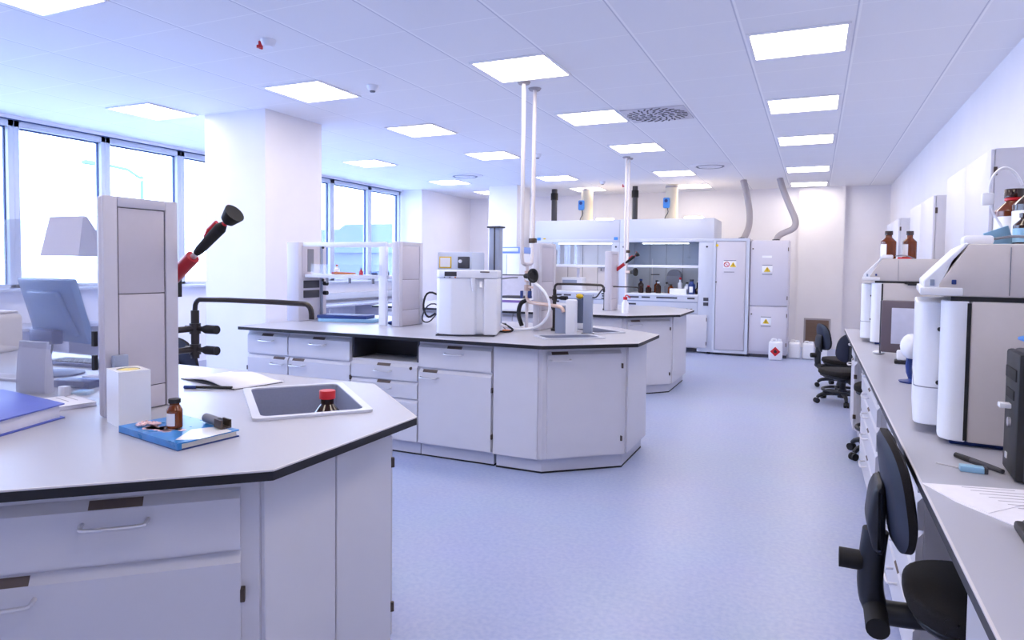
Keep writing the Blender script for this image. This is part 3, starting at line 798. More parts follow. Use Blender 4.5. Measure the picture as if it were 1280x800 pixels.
# instrument behind the purifier
t = thing('controller_box', 'blue grey control box behind the white water purifier', 'control box', (-2.84, 5.2, .9), 0)
B().box(-.17, -.12, 0, .17, .12, .64, .01).build('housing', mat('pale_blue_housing', (198, 208, 230), .4), t)
B().box(-.15, -.125, .50, -.03, -.12, .60, .003).build('yellow_frame', 'yellow', t); B().box(-.14, -.127, .51, -.04, -.124, .59).build('label', 'whitegloss', t)
B().box(.04, -.14, .5, .15, -.12, .6, .006).build('dark_module', 'dkgrey', t); B().cyl((.07, -.14, .56), (.07, -.155, .56), .015, seg=12).build('dial', 'white', t)
B().tube([(-.17, -.05, .25), (-.3, -.08, .3), (-.36, -.06, .15), (-.28, -.1, .05), (-.2, -.1, .1)], .009, seg=8, smooth=2).build('cable', 'black', t)
B().tube([(-.17, .0, .15), (-.27, -.1, .2), (-.33, -.14, .04), (-.24, -.15, .012), (-.17, -.13, .1)], .006, seg=8, smooth=2).build('cable', 'dkgrey', t)
# tall aluminium post
t = thing('aluminium_post', 'tall square aluminium post with dark cap behind the water purifier', 'post', (-2.60, 5.40, .9))
B().box(-.05, -.04, 0, .05, .04, .86, .004).build('post_body', 'bluegrey', t); B().box(.0, -.043, .0, .012, -.039, .86).build('groove', 'dkgrey', t)
B().box(-.065, -.055, .86, .065, .055, .875, .003).build('cap', 'dkgrey', t); B().box(-.08, -.07, 0, .08, .07, .012, .003).build('foot', 'dkgrey', t)
# ceiling gas pipes joined by a U with a valve stem
def gas_pipes(p1, p2, zu, zb, label, spoutlen=.36):
    t = thing('gas_pipe_drop', label, 'gas pipes', (p1[0], p1[1], 0))
    dx, dy = p2[0]-p1[0], p2[1]-p1[1]
    mx, my = dx/2, dy/2
    b = B().tube([(0, 0, CEIL), (0, 0, zu+.06), (dx*.08, dy*.08, zu+.012), (dx*.3, dy*.3, zu), (dx*.7, dy*.7, zu), (dx*.92, dy*.92, zu+.012), (dx, dy, zu+.06), (dx, dy, CEIL)], .0165, seg=12)
    b.build('pipe_loop', 'pipe', t)
    for x, y in ((0, 0), (dx, dy)):
        B().lathe([(0, CEIL-.018), (.045, CEIL-.018), (.055, CEIL-.001), (0, CEIL)], c=(x, y, 0), seg=18).build('ceiling_flange', 'hose', t)
    B().box(dx-.03, dy-.022, 1.62, dx+.03, dy+.022, 1.66, .004).build('pipe_clamp', 'hinge', t)
    B().cyl((mx, my, zb), (mx, my, zu), .0135, seg=12).cyl((mx, my, zb), (mx, my, zb+.015), .04, seg=16).build('stem', 'pipe', t)
    return t, mx, my
t, mx, my = gas_pipes((-2.185, 5.03), (-2.18, 5.245), 1.44, .9, 'pair of pale pipes dropping from the ceiling to the middle island')
zv = 1.345
B().cyl((mx-.02, my+.02, zv), (mx+.06, my-.15, zv), .02, seg=12).cyl((mx, my, zv-.05), (mx, my, zv+.04), .022, seg=12).build('valve_body', 'brass', t)
vh = B(); vh.lathe([(0, -.02), (.018, -.02), (.022, .0), (.022, .03), (.05, .05), (.058, .06), (.058, .075), (.045, .075), (.03, .06), (0, .06)], c=(mx+.06, my-.15, zv), seg=20, rot=Vector((1, -.35, .05)).to_track_quat('Z', 'Y').to_matrix()); vh.build('valve_wheel', 'rubber', t)
B().cyl((mx, my, 1.22), (mx, my, 1.27), .024, seg=12).cyl((mx, my, 1.25), (mx+.07, my-.02, 1.25), .01, seg=10).build('stop_cock', 'brass', t)
B().box(mx+.02, my-.03, 1.16, mx+.045, my, 1.22, .004).box(mx-.05, my-.03, 1.16, mx-.03, my, 1.22, .004).build('clip', 'navy', t)
B().tube([(mx, my, 1.165), (mx+.02, my-.02, 1.135), (mx+.08, my-.12, 1.13), (mx+.34, my-.2, 1.115), (mx+.39, my-.215, 1.105), (mx+.405, my-.22, 1.07)], .014, seg=10, smooth=1).build('swing_spout', 'brass', t)
B().tube([(mx, my, 1.14), (mx-.05, my-.02, 1.12), (mx-.07, my-.02, 1.02), (mx-.03, my-.03, .93)], .018, seg=8, smooth=2).build('black_hose', 'rubber', t)
t = thing('white_hose', 'white plastic hose looping down from the ceiling pipe valve to the worktop', 'hose', (-2.18, 5.12, .9))
B().tube([(.03, -.08, .42), (.12, -.13, .40), (.24, -.17, .32), (.29, -.18, .2), (.25, -.2, .09), (.12, -.12, .02), (.0, -.2, .012), (-.1, -.28, .05), (-.22, -.3, .13), (-.36, -.3, .13)], .011, seg=8, smooth=3).build('hose_tube', 'white', t)
t = thing('grey_cable', 'thin grey cable hanging from the purifier to the gas valve', 'cable', (-2.25, 5.05, .9))
B().tube([(-.18, -.2, .4), (-.02, -.05, .43), (.02, 0, .43)], .006, seg=6, smooth=2).tube([(-.12, -.13, .42), (-.16, -.15, .25), (-.09, -.17, .1), (.0, -.18, .015)], .005, seg=6, smooth=2).build('cable_run', 'grey', t)
t = thing('cable_coil', 'black cable with orange plug lying right of the water purifier', 'cable', (-2.18, 4.83, .9))
B().tube([(-.1, .1, .05), (-.03, .02, .04), (.03, -.02, .02), (0, -.07, .008), (-.08, -.06, .008), (-.14, -.02, .01)], .008, seg=8, smooth=2).build('cable_run', 'rubber', t)
B().box(-.07, -.03, 0, .0, .0, .02, .005).build('plug', 'orange', t)
# black swivel faucet, posts and a white squeeze unit by the sinks
faucet((-1.93, 5.12, .9), 'black swivel faucet with valves over the rear sink of the middle island', 1., math.radians(-6), .43)
t = thing('glass_rinser', 'grey flat post with white slab standing between the two middle sinks', 'rinser post', (-1.81, 4.955, .9))
B().box(-.045, -.02, 0, .045, .02, .22, .004).build('post_body', 'bluegrey', t)
B().box(.05, -.05, 0, .13, .02, .27, .012).build('white_slab', 'white', t)
t = thing('grey_post', 'slim grey post standing at the front sink edge of the middle island', 'post', (-1.60, 4.985, .9))
B().box(-.035, -.018, 0, .035, .018, .31, .004).build('post_body', 'bluegrey', t); B().box(-.045, -.028, 0, .045, .028, .01, .002).build('foot', 'dkgrey', t)
B().tube([(0, 0, .3), (.06, 0, .28), (.1, .0, .34), (.13, 0, .37)], .006, seg=8, smooth=2).build('thin_arm', 'dkgrey', t)
t = thing('beaker', 'dark beaker of brushes with a yellow knob between the middle sinks', 'beaker', (-1.80, 5.42, .9))
B().box(-.06, -.05, 0, .06, .05, .05, .004).build('stand', 'white', t)
B().lathe([(0, .05), (.05, .05), (.062, .25), (.058, .25), (.046, .06), (0, .06)], seg=20).build('cup', mat('dark_slate_glass', (84, 96, 124), .25), t)
B().cyl((0, 0, .07), (.02, 0, .27), .012, seg=10).build('brush', 'navy', t)
B().sph((-.01, -.02, .275), .028, (1.2, 1, .8), 12).build('yellow_knob', 'yellow', t)
t = thing('blue_trays', 'stack of dark and light blue trays on the left of the middle worktop', 'trays', (-3.86, 4.98, .9), math.radians(12))
B().box(-.28, -.1, 0, .26, .1, .03, .004).build('lower_tray', 'ltblue', t); B().box(-.3, -.08, .03, .18, .12, .06, .004).build('upper_tray', 'navy', t)
tag(B().sph((0, 0, .02), .035, (1.3, 1, .5), 14).build('mouse', 'navy', None, (-3.33, 4.86, .9)), 'small dark blue mouse lying before the shelf upright', 'mouse')

# ------------------------------------------------------------------ things on island 3
gt, mx, my = gas_pipes((-2.36, 8.93), (-2.355, 9.06), 1.5, .9, 'pair of thin pale pipes dropping from the ceiling to the rear island')
B().cyl((mx, my, 1.36), (mx+.07, my-.03, 1.36), .02, seg=10).build('valve_body', 'brass', gt)
vh = B(); vh.lathe([(0, -.02), (.02, -.02), (.03, .03), (.055, .05), (.055, .07), (0, .06)], c=(mx+.09, my-.04, 1.36), seg=16, rot=Vector((1, -.35, .05)).to_track_quat('Z', 'Y').to_matrix()); vh.build('valve_wheel', 'rubber', gt)
eyewash((-2.18, 8.06, 1.43), 'small hand eyewash shower beside the column of the rear island', .8)
faucet((-2.33, 7.9, .9), 'black swivel faucet with valves beside the rear island column', .75, 0, .42)
t = thing('wash_bottle', 'white squeeze wash bottle with red top on the rear worktop', 'wash bottle', (-1.98, 7.55, .9))
B().lathe([(0, 0), (.038, 0), (.04, .01), (.04, .11), (.02, .145), (.02, .155)], seg=18).build('bottle_body', 'white', t)
B().cyl((0, 0, .152), (0, 0, .185), .024, seg=14).build('cap', 'red', t); B().tube([(0, 0, .18), (.0, 0, .2), (.03, 0, .205), (.06, -.01, .17)], .006, seg=6, smooth=1).build('nozzle', 'red', t)
t = thing('desktop_monitor', 'dark flat monitor standing on the left of the rear worktop', 'monitor', (-3.45, 7.7, .9), math.radians(10))
B().box(-.22, -.015, .12, .22, .02, .42, .008).build('shell', 'dkgrey', t); B().box(-.205, -.018, .135, .205, -.014, .405).build('screen', 'screen', t)
B().box(-.03, .0, .01, .03, .03, .2, .004).build('stand_neck', 'dkgrey', t); B().box(-.1, -.07, 0, .1, .09, .012, .004).build('stand_foot', 'dkgrey', t)
t = thing('purple_rack', 'rack box with a purple band on the left of the rear worktop', 'rack', (-3.25, 7.35, .9), 0)
B().box(-.2, -.1, 0, .2, .1, .14, .006).build('rack_body', 'white', t); B().box(-.202, -.102, .09, .202, .102, .12).build('purple_band', 'purple', t)
B().box(-.16, -.085, .14, .16, .085, .17, .005).build('lid', 'dkgrey', t)

# ------------------------------------------------------------------ window-side furniture
t = thing('window_desk', 'white wall desk along the windows behind the pillar', 'desk', (XW+.02, 7.0, 0))
B().box(0, 0, .74, .62, 4.2, .77, .003).build('desk_top', 'top', t)
for y in (.05, 1.4, 2.75, 4.1): B().box(.05, y, 0, .58, y+.03, .74, .003).build('desk_leg', 'plinth', t)
B().box(.02, .02, .82, .09, 4.18, .93, .004).build('cable_duct', 'frame', t)
t = thing('window_desk', 'white wall desk along the windows left of the pillar', 'desk', (XW+.02, .8, 0))
B().box(0, 0, .74, .62, 4.0, .77, .003).build('desk_top', 'top', t)
for y in (.05, 1.3, 2.6, 3.9): B().box(.05, y, 0, .58, y+.03, .74, .003).build('desk_leg', 'plinth', t)
t = thing('white_instrument_cabinet', 'white upright cabinet with a pale blue top stripe before the rear column', 'cabinet', (-5.14, 10.62, 0))
B().box(0, 0, .06, .5, .5, 1.645, .008).build('cabinet_body', 'white', t)
B().box(-.005, -.01, 1.645, .505, .5, 1.755, .01).build('blue_head', mat('pale_blue_enamel', (130, 158, 226), .4), t); B().box(.16, -.014, 1.675, .46, -.009, 1.735, .004).build('white_plate', 'white', t)
B().box(.01, -.02, .1, .245, 0, 1.62, .004).build('door', 'white', t); B().box(.255, -.02, .1, .49, 0, 1.62, .004).build('door', 'white', t)
B().box(.03, .03, 0, .47, .47, .06).build('plinth', 'plinth', t)

# ------------------------------------------------------------------ fume hoods
def fume_hood(loc, label, w, pl, pr, liner, sash):
    t = thing('fume_hood', label, 'fume hood', loc)
    d = .95; H = 2.255; zt = .98; zo = 1.86
    B().box(0, 0, zo+.03, w, d, H, .006).build('header', 'hoodmetal', t)
    B().box(0, -.012, zo, w, .1, zo+.055, .006).build('header_lip', 'hoodmetal', t)
    B().box(0, 0, 0.03, pl, .1, zo, .004).build('side_post', 'hoodmetal', t); B().box(w-pr, 0, .03, w, .1, zo, .004).build('side_post', 'hoodmetal', t)
    B().box(0, .1, .03, .03, d, zo+.03).build('side_wall', 'hoodmetal', t); B().box(w-.03, .1, .03, w, d, zo+.03).build('side_wall', 'hoodmetal', t)
    b = B(); b.box(.03, .85, zt, w-.03, .87, zo+.03); b.box(.03, .1, zt, .05, .85, zo+.03); b.box(w-.05, .1, zt, w-.03, .85, zo+.03); b.box(.05, .1, zo+.0, w-.05, .85, zo+.029)
    b.build('liner', liner, t)
    b = B()
    for k in range(1, 5): b.box(.05+(w-.1)*k/5-.004, .845, zt, .05+(w-.1)*k/5+.004, .851, zo)
    b.build('baffle_joint', 'grey', t)
    B().box(pl, -.02, zt-.03, w-pr, .85, zt, .004).build('hood_worktop', 'white', t)
    B().box(pl, -.01, .66, w-pr, .06, zt-.03, .004).build('service_panel', 'hoodmetal', t)
    b = B(); W = w-pl-pr
    for a_, c__, z in ((.02, .18, .9), (.22, .34, .9), (.43, .72, .9), (.86, .96, .9), (.02, .14, .78), (.45, .58, .705)): b.box(pl+W*a_, -.014, z, pl+W*c__, -.009, z+.028)
    b.build('service_slots', 'dkgrey', t)
    B().box(pl, -.014, .84, w-pr, -.009, .86).build('service_rail', 'bluegrey', t)
    for k in (0, 1): B().cyl((w-pr-.17+.07*k, -.01, .72), (w-pr-.17+.07*k, -.035, .72), .024, seg=12).build('outlet', 'dkgrey', t)
    for z in (.80, .88): B().box(w-pr*.62, -.008, z, w-pr*.28, 0, z+.055, .003).build('control_switch', 'dkgrey', t)
    B().cyl((w-pr*.45, 0, 1.78), (w-pr*.45, -.01, 1.78), .017, seg=12).build('indicator', 'dkgrey', t); B().cyl((pl*.5, 0, 1.78), (pl*.5, -.01, 1.78), .017, seg=12).build('indicator', 'dkgrey', t)
    # sash
    s = B().box(pl, .03, sash, w-pr, .06, sash+.045, .004).build('sash_frame', 'white', t)
    B().box(pl+.005, .043, sash+.045, w-pr-.005, .048, zo+.03).build('sash_pane', 'clear', s)
    # base cabinet
    B().box(pl*.3, .02, .08, w-pr*.3, d, .66).build('base_carcass', 'cab', t)
    n = 2 if w < 1.7 else 3; g = (w-pl*.3-pr*.3)/n
    for k in range(n):
        x0 = pl*.3+k*g+.008; dd = B().box(x0, -.02, .1, x0+g-.016, -.001, .645, .004).build('base_door', 'cab', t)
        B().box(x0+g-.03, -.026, .54, x0+g-.018, -.02, .6, .002).build('hinge', 'hinge', dd); B().box(x0+g-.03, -.026, .14, x0+g-.018, -.02, .2, .002).build('hinge', 'hinge', dd)
    b = B()
    for x in (.06, w-.06):
        for y in (.08, d-.08): b.cyl((x, y, 0), (x, y, .08), .03, seg=12)
    b.build('adjustable_feet', 'rubber', t)
    return t
YH = 11.48
hl = fume_hood((-4.73, YH, 0), 'left fume hood with a bright white interior behind its glass sash', 1.6, .34, .14, 'hoodwhite', 1.42)
B().box(-.01+.35, .35, 1.845, 1.42, .42, 1.86).build('unseen_hood_light', 'panel', hl)
hr = fume_hood((-3.127, YH, 0), 'right fume hood with dark liner and bottles inside', 1.59, .14, .24, 'hooddark', 1.425)
for x, m_ in ((.05, 'actuator'), (1.5, 'actuator')): B().box(x, -.018, 1.90, x+.07, -.010, 1.95, .003).build('blue_badge', m_, hl)
B().box(.17, -.018, 1.915, .22, -.010, 1.94, .003).build('yellow_badge', 'yellow', hl)
B().box(.3, .45, 1.848, 1.1, .50, 1.858).build('unseen_hood_light', 'panel', hr)  # unseen light strip added to brighten this hood's interior
# contents of the right hood (stand on its worktop)
zh = .98
def hb(x, y, r, h, label, g='amber', c='black', lab=False): return bottle('hood_bottle', (x, YH+y, zh), label, r, h, g, c, lab, group='bottles inside the right fume hood')
hb(-2.78, .18, .045, .15, 'dark bottle at the left front corner inside the right fume hood', 'amberdk')
hb(-2.66, .24, .05, .13, 'dark bottle second from the left inside the right fume hood', 'amberdk', 'red')
hb(-2.48, .2, .045, .2, 'dark bottle with white cap left of the centre inside the right fume hood', 'amberdk', 'white')
hb(-2.27, .22, .05, .16, 'brown bottle left of the white box inside the right fume hood', 'amber')
hb(-2.13, .33, .04, .28, 'tall white bottle with red cap behind the white box in the right fume hood', 'white', 'red')
hb(-2.0, .26, .045, .2, 'white bottle with black cap beside the white box in the right fume hood', 'white', 'black')
hb(-2.84, .42, .05, .24, 'tall dark bottle at the left rear inside the right fume hood', 'amberdk', 'navy')
hb(-2.57, .5, .05, .22, 'brown bottle behind the clamp stand inside the right fume hood', 'amber')
hb(-2.38, .42, .04, .19, 'black capped grey bottle behind the brown one in the right fume hood', 'grey', 'black')
tag(B().box(-.14, -.07, 0, .14, .07, .09, .006).build('white_tray', 'white', None, (-2.12, YH+.13, zh)), 'small white box at the front of the right fume hood', 'box')
t = thing('round_flask', 'dark round flask with thin neck inside the right fume hood', 'flask', (-1.96+.17, YH+.22, zh)); t.location.x = -2.06+.24
B().lathe([(0, 0), (.04, .005), (.06, .05), (.04, .09), (.014, .11), (.014, .2)], seg=16).build('flask_body', 'amberdk', t); B().cyl((0, 0, .2), (0, 0, .225), .018, seg=10).build('stopper', 'beige', t)
t = thing('hood_bottle', 'blue and white bottle at the right end inside the right fume hood', 'bottle', (-1.87+.0, YH+.15, zh)); t.location.x = -1.905+.0
B().lathe([(0, 0), (.055, 0), (.058, .01), (.058, .16), (.03, .2), (.03, .22)], seg=18).build('bottle_body', 'navy', t); B().box(-.03, -.062, .03, .03, -.054, .13, .002).build('label', 'whitegloss', t); B().cyl((0, 0, .22), (0, 0, .25), .034, seg=14).build('cap', 'black', t)
t = thing('clamp_stand', 'thin metal stand with clamp near the left side inside the right fume hood', 'lab stand', (-2.67, YH+.55, zh))
B().box(-.1, -.07, 0, .1, .07, .015, .003).build('base_plate', 'dkgrey', t); B().cyl((0, 0, .015), (0, 0, .6), .008, seg=8).build('rod', 'steel', t); B().cyl((-.02, 0, .32), (.14, -.05, .32), .009, seg=8).build('clamp_arm', 'dkgrey', t)
t = thing('hood_device', 'rounded grey hood device standing at the rear of the right fume hood', 'device', (-2.28, YH+.6, zh))
B().box(-.12, -.1, 0, .12, .1, .3, .01).cyl((0, -.095, .3), (0, .095, .3), .118, seg=20).build('device_body', 'grey', t)
# contents of the left hood
t = thing('hood_apparatus', 'pale grey apparatus inside the left fume hood', 'apparatus', (-4.1, YH+.4, zh))
B().box(-.2, -.12, 0, .2, .12, .25, .01).build('apparatus_body', 'white', t); B().box(-.18, -.125, .14, .1, -.118, .2, .003).build('apparatus_panel', 'bluegrey', t); B().cyl((.12, -.1, .25), (.12, -.1, .42), .03, seg=14).build('apparatus_column', 'screen', t)
t = thing('hood_ledge', 'blue grey ledge strip inside the left fume hood', 'ledge', (-3.75, YH+.78, 1.4))
B().box(0, 0, 0, .45, .065, .035, .004).build('ledge_board', 'bluegrey', t); B().box(.03, .055, -.05, .05, .07, 0).box(.4, .055, -.05, .42, .07, 0).build('ledge_bracket', 'grey', t)
# ducts, pipes and lamps over the hoods
def over_pipe(x, label, m_, r, y=12.2):
    t = thing('riser_pipe', label, 'pipe', (x, y, 2.255))
    B().cyl((0, 0, 0), (0, 0, CEIL-2.255-.001), r, seg=16).build('pipe_run', m_, t)
    B().cyl((0, 0, .45), (0, 0, .58), r*1.25, seg=16).build('pipe_collar', 'rubber', t); return t
over_pipe(-4.63, 'dark vertical pipe rising from the left fume hood to the ceiling', 'dkgrey', .055)
over_pipe(-3.05, 'dark vertical pipe rising between the two fume hoods', 'dkgrey', .05)
def over_duct(x, label, y=12.2):
    t = thing('exhaust_duct', label, 'duct', (x, y, 2.255))
    B().cyl((0, 0, 0), (0, 0, CEIL-2.255-.001), .11, seg=24).build('duct_run', 'duct', t)
    B().cyl((0, 0, 0), (0, 0, .03), .12, seg=24).cyl((0, 0, .6), (0, 0, .63), .115, seg=24).build('duct_flange', 'hose', t)
    B().box(-.13, -.155, .23, -.01, -.1, .42, .03, 3).build('actuator', 'actuator', t); B().cyl((-.07, -.155, .36), (-.07, -.165, .36), .03, seg=14).build('actuator_dial', 'navy', t)
    B().tube([(-.05, -.13, .23), (-.03, -.14, .15), (-.09, -.12, .08), (-.1, -.1, 0)], .008, seg=6, smooth=1).build('actuator_cable', 'dkgrey', t)
over_duct(-3.97, 'beige exhaust duct with blue actuator above the left fume hood')
over_duct(-2.38, 'beige exhaust duct with blue actuator above the right fume hood')
for x, lb in ((-3.6, 'warm glowing lamp bar on top of the left fume hood'), (-1.98, 'warm glowing lamp bar on top of the right fume hood')):
    t = thing('lamp_bar', lb, 'lamp', (x, 12.15, 2.255))
    B().box(-.17, -.05, 0, .17, .05, .03, .004).build('lamp_base', 'lampframe', t); B().box(-.16, -.04, .03, .16, .04, .075, .012).build('lamp_tube', 'warm', t)
# safety cabinets
def sign(parent, x, y, z, w, kinds):
    s = B().box(x, y-.003, z, x+w, y, z+.115, .001).build('warning_sign', 'whitegloss', parent)
    B().box(x+.004, y-.0045, z+.118, x+w-.004, y-.001, z+.13).build('sign_bar', 'grey', parent)
    n = len(kinds)
    for k, q in enumerate(kinds):
        cx = x+w*(k+.5)/n
        if q == 't':
            B().prism([(cx-.05, z+.018), (cx+.05, z+.018), (cx, z+.1)], y-.0055, y-.003, 'y').build('warning_triangle', 'yellow', s)
            B().box(cx-.005, y-.0065, z+.045, cx+.005, y-.0055, z+.075).box(cx-.005, y-.0065, z+.03, cx+.005, y-.0055, z+.038).build('exclamation_mark', 'black', s)
        else:
            B().tube([(cx+.04*c_(a*PI/10), y-.005, z+.058+.04*s_(a*PI/10)) for a in range(20)], .006, seg=6, closed=True).build('prohibition_ring', 'red', s)
            B().box(-.038, -.002, -.004, .038, .002, .004, xf=Matrix.Translation((cx, y-.005, z+.058)) @ Matrix.Rotation(PI/4, 4, 'Y')).build('prohibition_bar', 'red', s)
t = thing('safety_cabinet', 'tall grey safety cabinet with one door beside the right fume hood', 'safety cabinet', (-1.53, 11.42, 0))
W_ = .56
B().box(0, .03, .04, W_, .62, 1.915, .006).build('cabinet_body', 'safety', t)
b = B(); b.box(0, 0, .04, .04, .03, 1.915); b.box(W_-.05, 0, .04, W_, .03, 1.915); b.box(.04, 0, 1.87, W_-.05, .03, 1.915); b.box(.04, 0, .04, W_-.05, .03, .085); b.build('door_frame', 'hoodmetal', t)
dd = B().box(.048, .005, .092, W_-.058, .029, 1.862, .003).build('door', 'safety', t)
B().cyl((.05, .0, 1.2), (.05, -.012, 1.2), .012, seg=10).build('lock', 'hinge', dd); B().box(W_-.075, -.008, .9, W_-.066, .006, 1.02, .002).build('handle', 'steel', dd)
sign(dd, .16, .005, 1.43, .2, 'rt')
B().box(.17, .001, 1.36, .33, .005, 1.372).build('sign_bar', 'grey', dd)
B().cyl((.055, .0, 1.80), (.055, -.006, 1.80), .022, seg=12).build('yellow_dot', 'yellow', dd)
B().box(.02, .05, 0, W_-.02, .6, .04).build('plinth', 'dkgrey', t)
t = thing('safety_cabinet', 'grey safety cabinet with two stacked doors right of the tall one', 'safety cabinet', (-.965, 11.44, 0))
W_ = .585
B().box(0, .03, .05, W_, .62, 1.88, .006).build('cabinet_body', 'safety', t)
for z0, z1, zs in ((.09, .815, .53), (.835, 1.865, 1.36)):
    dd = B().box(.012, .004, z0, W_-.012, .03, z1, .004).build('door', 'safety', t)
    sign(dd, .185, .004, zs, .16, 't'); B().box(.19, .0005, zs-.03, .34, .004, zs-.018).build('sign_bar', 'grey', dd)
    B().cyl((.045, .004, z1-.12), (.045, -.014, z1-.12), .012, seg=10).build('lock', 'hinge', dd)
    B().box(W_-.02, -.004, z0+.1, W_-.008, .004, z0+.16).box(W_-.02, -.004, z1-.16, W_-.008, .004, z1-.1).build('hinge', 'hinge', dd)
B().box(.185, .0005, 1.60, .33, .004, 1.635).build('white_plate', 'whitegloss', t)
B().box(.01, .05, 0, W_-.01, .6, .05).build('plinth', 'dkgrey', t)
t = thing('flexible_duct', 'grey flexible hose from the ceiling to the tall single door cabinet', 'flexible duct', (-1.13, 11.9, 1.915))
B().tube([(-.01, 0, .996), (.06, 0, .72), (.11, 0, .42), (.10, 0, .2), (.03, 0, .03), (.0, 0, 0)], .052, seg=16, smooth=3).build('hose_run', 'hose', t); B().cyl((0, 0, 0), (0, 0, .03), .062, seg=18).build('collar', 'dkgrey', t)
t = thing('flexible_duct', 'grey S-shaped flexible hose from the ceiling to the two door cabinet', 'flexible duct', (-.60, 11.85, 1.88))
B().tube([(.03, 0, 1.03), (.08, 0, .85), (.2, 0, .55), (.30, 0, .32), (.27, 0, .2), (.12, 0, .14), (.03, 0, .09), (0, 0, 0)], .05, seg=16, smooth=3).build('hose_run', 'hose', t); B().cyl((0, 0, 0), (0, 0, .03), .06, seg=18).build('collar', 'dkgrey', t)
# canisters
def canister(loc, label, w, d, h, diamond=False, cap='white', group=None):
    t = thing('canister', label, 'canister', loc, 0, 'white canisters by the rear wall')
    B().box(-w/2, -d/2, 0, w/2, d/2, h*.9, .03, 3).build('canister_body', 'canister', t)
    B().tube([(-w*.3, 0, h*.88), (-w*.3, 0, h*.99), (w*.05, 0, h*.99), (w*.05, 0, h*.88)], .013, seg=8, smooth=1).build('handle', 'canister', t)
    B().cyl((w*.28, 0, h*.88), (w*.28, 0, h), .028, seg=14).build('cap', cap, t)
    if diamond:
        s = .075
        B().prism([(0, h*.42-s), (s, h*.42), (0, h*.42+s), (-s, h*.42)], -d/2-.003, -d/2-.0005, 'y').build('hazard_diamond', 'red', t)
        B().prism([(-.02, h*.42-.02), (.02, h*.42-.02), (.024, h*.42+.005), (0, h*.42+.035), (-.022, h*.42+.008)], -d/2-.0045, -d/2-.003, 'y').build('flame_symbol', 'topedge', t)
    return t
canister((-.535, 11.25, 0), 'white canister with a red diamond before the two door cabinet', .2, .16, .33, True)
canister((-.27, 11.60, 0), 'white canister right of the red diamond one, first of three by the pilaster', .17, .17, .29)
canister((-.07, 11.62, 0), 'white canister in the middle of the three left of the black chairs', .17, .17, .28)
canister((.12, 11.62, 0), 'white canister partly behind the farthest black chair', .17, .17, .28)
t = thing('wall_grille', 'brown louvred grille low on the rear wall pilaster', 'grille', (-.165, 13.3, .09))
f = B(); f.box(0, -.02, 0, .44, 0, .03); f.box(0, -.02, .42, .44, 0, .45); f.box(0, -.02, .03, .03, 0, .42); f.box(.41, -.02, .03, .44, 0, .42); f.build('grille_frame', 'hose', t)
b = B(); b.box(.03, -.006, .03, .41, -.001, .42)
for k in range(10): b.box(.03, -.016, .04+k*.038, .41, -.004, .062+k*.038)
b.build('louvers', 'louver', t)

# ------------------------------------------------------------------ right bench
t = thing('bench_worktop', 'long grey worktop with black edge along the right wall', 'worktop', (.252, -1.2, .868))
o = B().box(0, 0, .004, XR-.252-.002, 7.87, .032, .0015, 1).build('worktop_board', ['top', 'topedge'], t); paint(o, lambda p: p.normal.z < .5)
B().box(-.001, 0, .0285, .004, 7.87, .0325).build('edge_lip', 'cabedge', t)
XB = .335; DB = XR-XB-.01
def bcab(y0, y1, label, layout='drawers5'):
    return cabinet((XB, y1, 0), -PI/2, y1-y0, DB, label, layout=layout)
bcab(-1.1, 1.80, 'white base cabinet of the right bench nearest the camera', 'none')
bcab(2.445, 3.47, 'white drawer cabinet of the right bench just beyond the nearest chair')
bcab(3.97, 5.25, 'white drawer cabinet of the right bench in front of the half hidden chair')
bcab(6.15, 6.66, 'white cabinet at the far end of the right bench', 'drawer_door')
for y0, y1, lb in ((1.80, 2.44, 'nearest'), (3.47, 3.97, 'middle'), (5.25, 6.15, 'farthest')):
    t = thing('knee_panel', 'grey back panel closing the %s knee space under the right bench' % lb, 'panel', (1.0, y0+.004, 0))
    B().box(0, 0, .05, .02, y1-y0-.008, .868).build('panel_board', 'cab', t); B().box(.02, .1, 0, .1, .14, .5).build('panel_bracket', 'steel', t)
# wall cabinets
def wallcab(y0, y1, z0, z1, label, x0=.82):
    t = thing('wall_cabinet', label, 'wall cabinet', (x0, y0, z0), 0, 'wall cabinets on the right wall'); w = y1-y0
    B().box(.02, 0, 0, XR-x0-.003, w, z1-z0, .003).build('carcass', 'cab', t)
    n = 2
    for k in range(n):
        dd = B().box(0, w*k/n+.003, .003, .018, w*(k+1)/n-.003, z1-z0-.003, .003).build('door', mat('wall_cabinet_door', (222, 221, 230), .3), t)
        yh = .003 if k == 0 else w-.003
        for z in (.1, z1-z0-.14): B().box(.014, yh-.006, z, .03, yh+.006, z+.045, .002).build('hinge', 'hinge', dd)
    return t
wallcab(4.24, 5.53, 1.36, 2.065, 'white wall cabinet closest to the camera on the right wall')
wallcab(6.1, 7.5, 1.36, 2.01, 'white wall cabinet second along the right wall')
wallcab(8.5, 9.8, 1.36, 2.0, 'white wall cabinet farthest along the right wall')

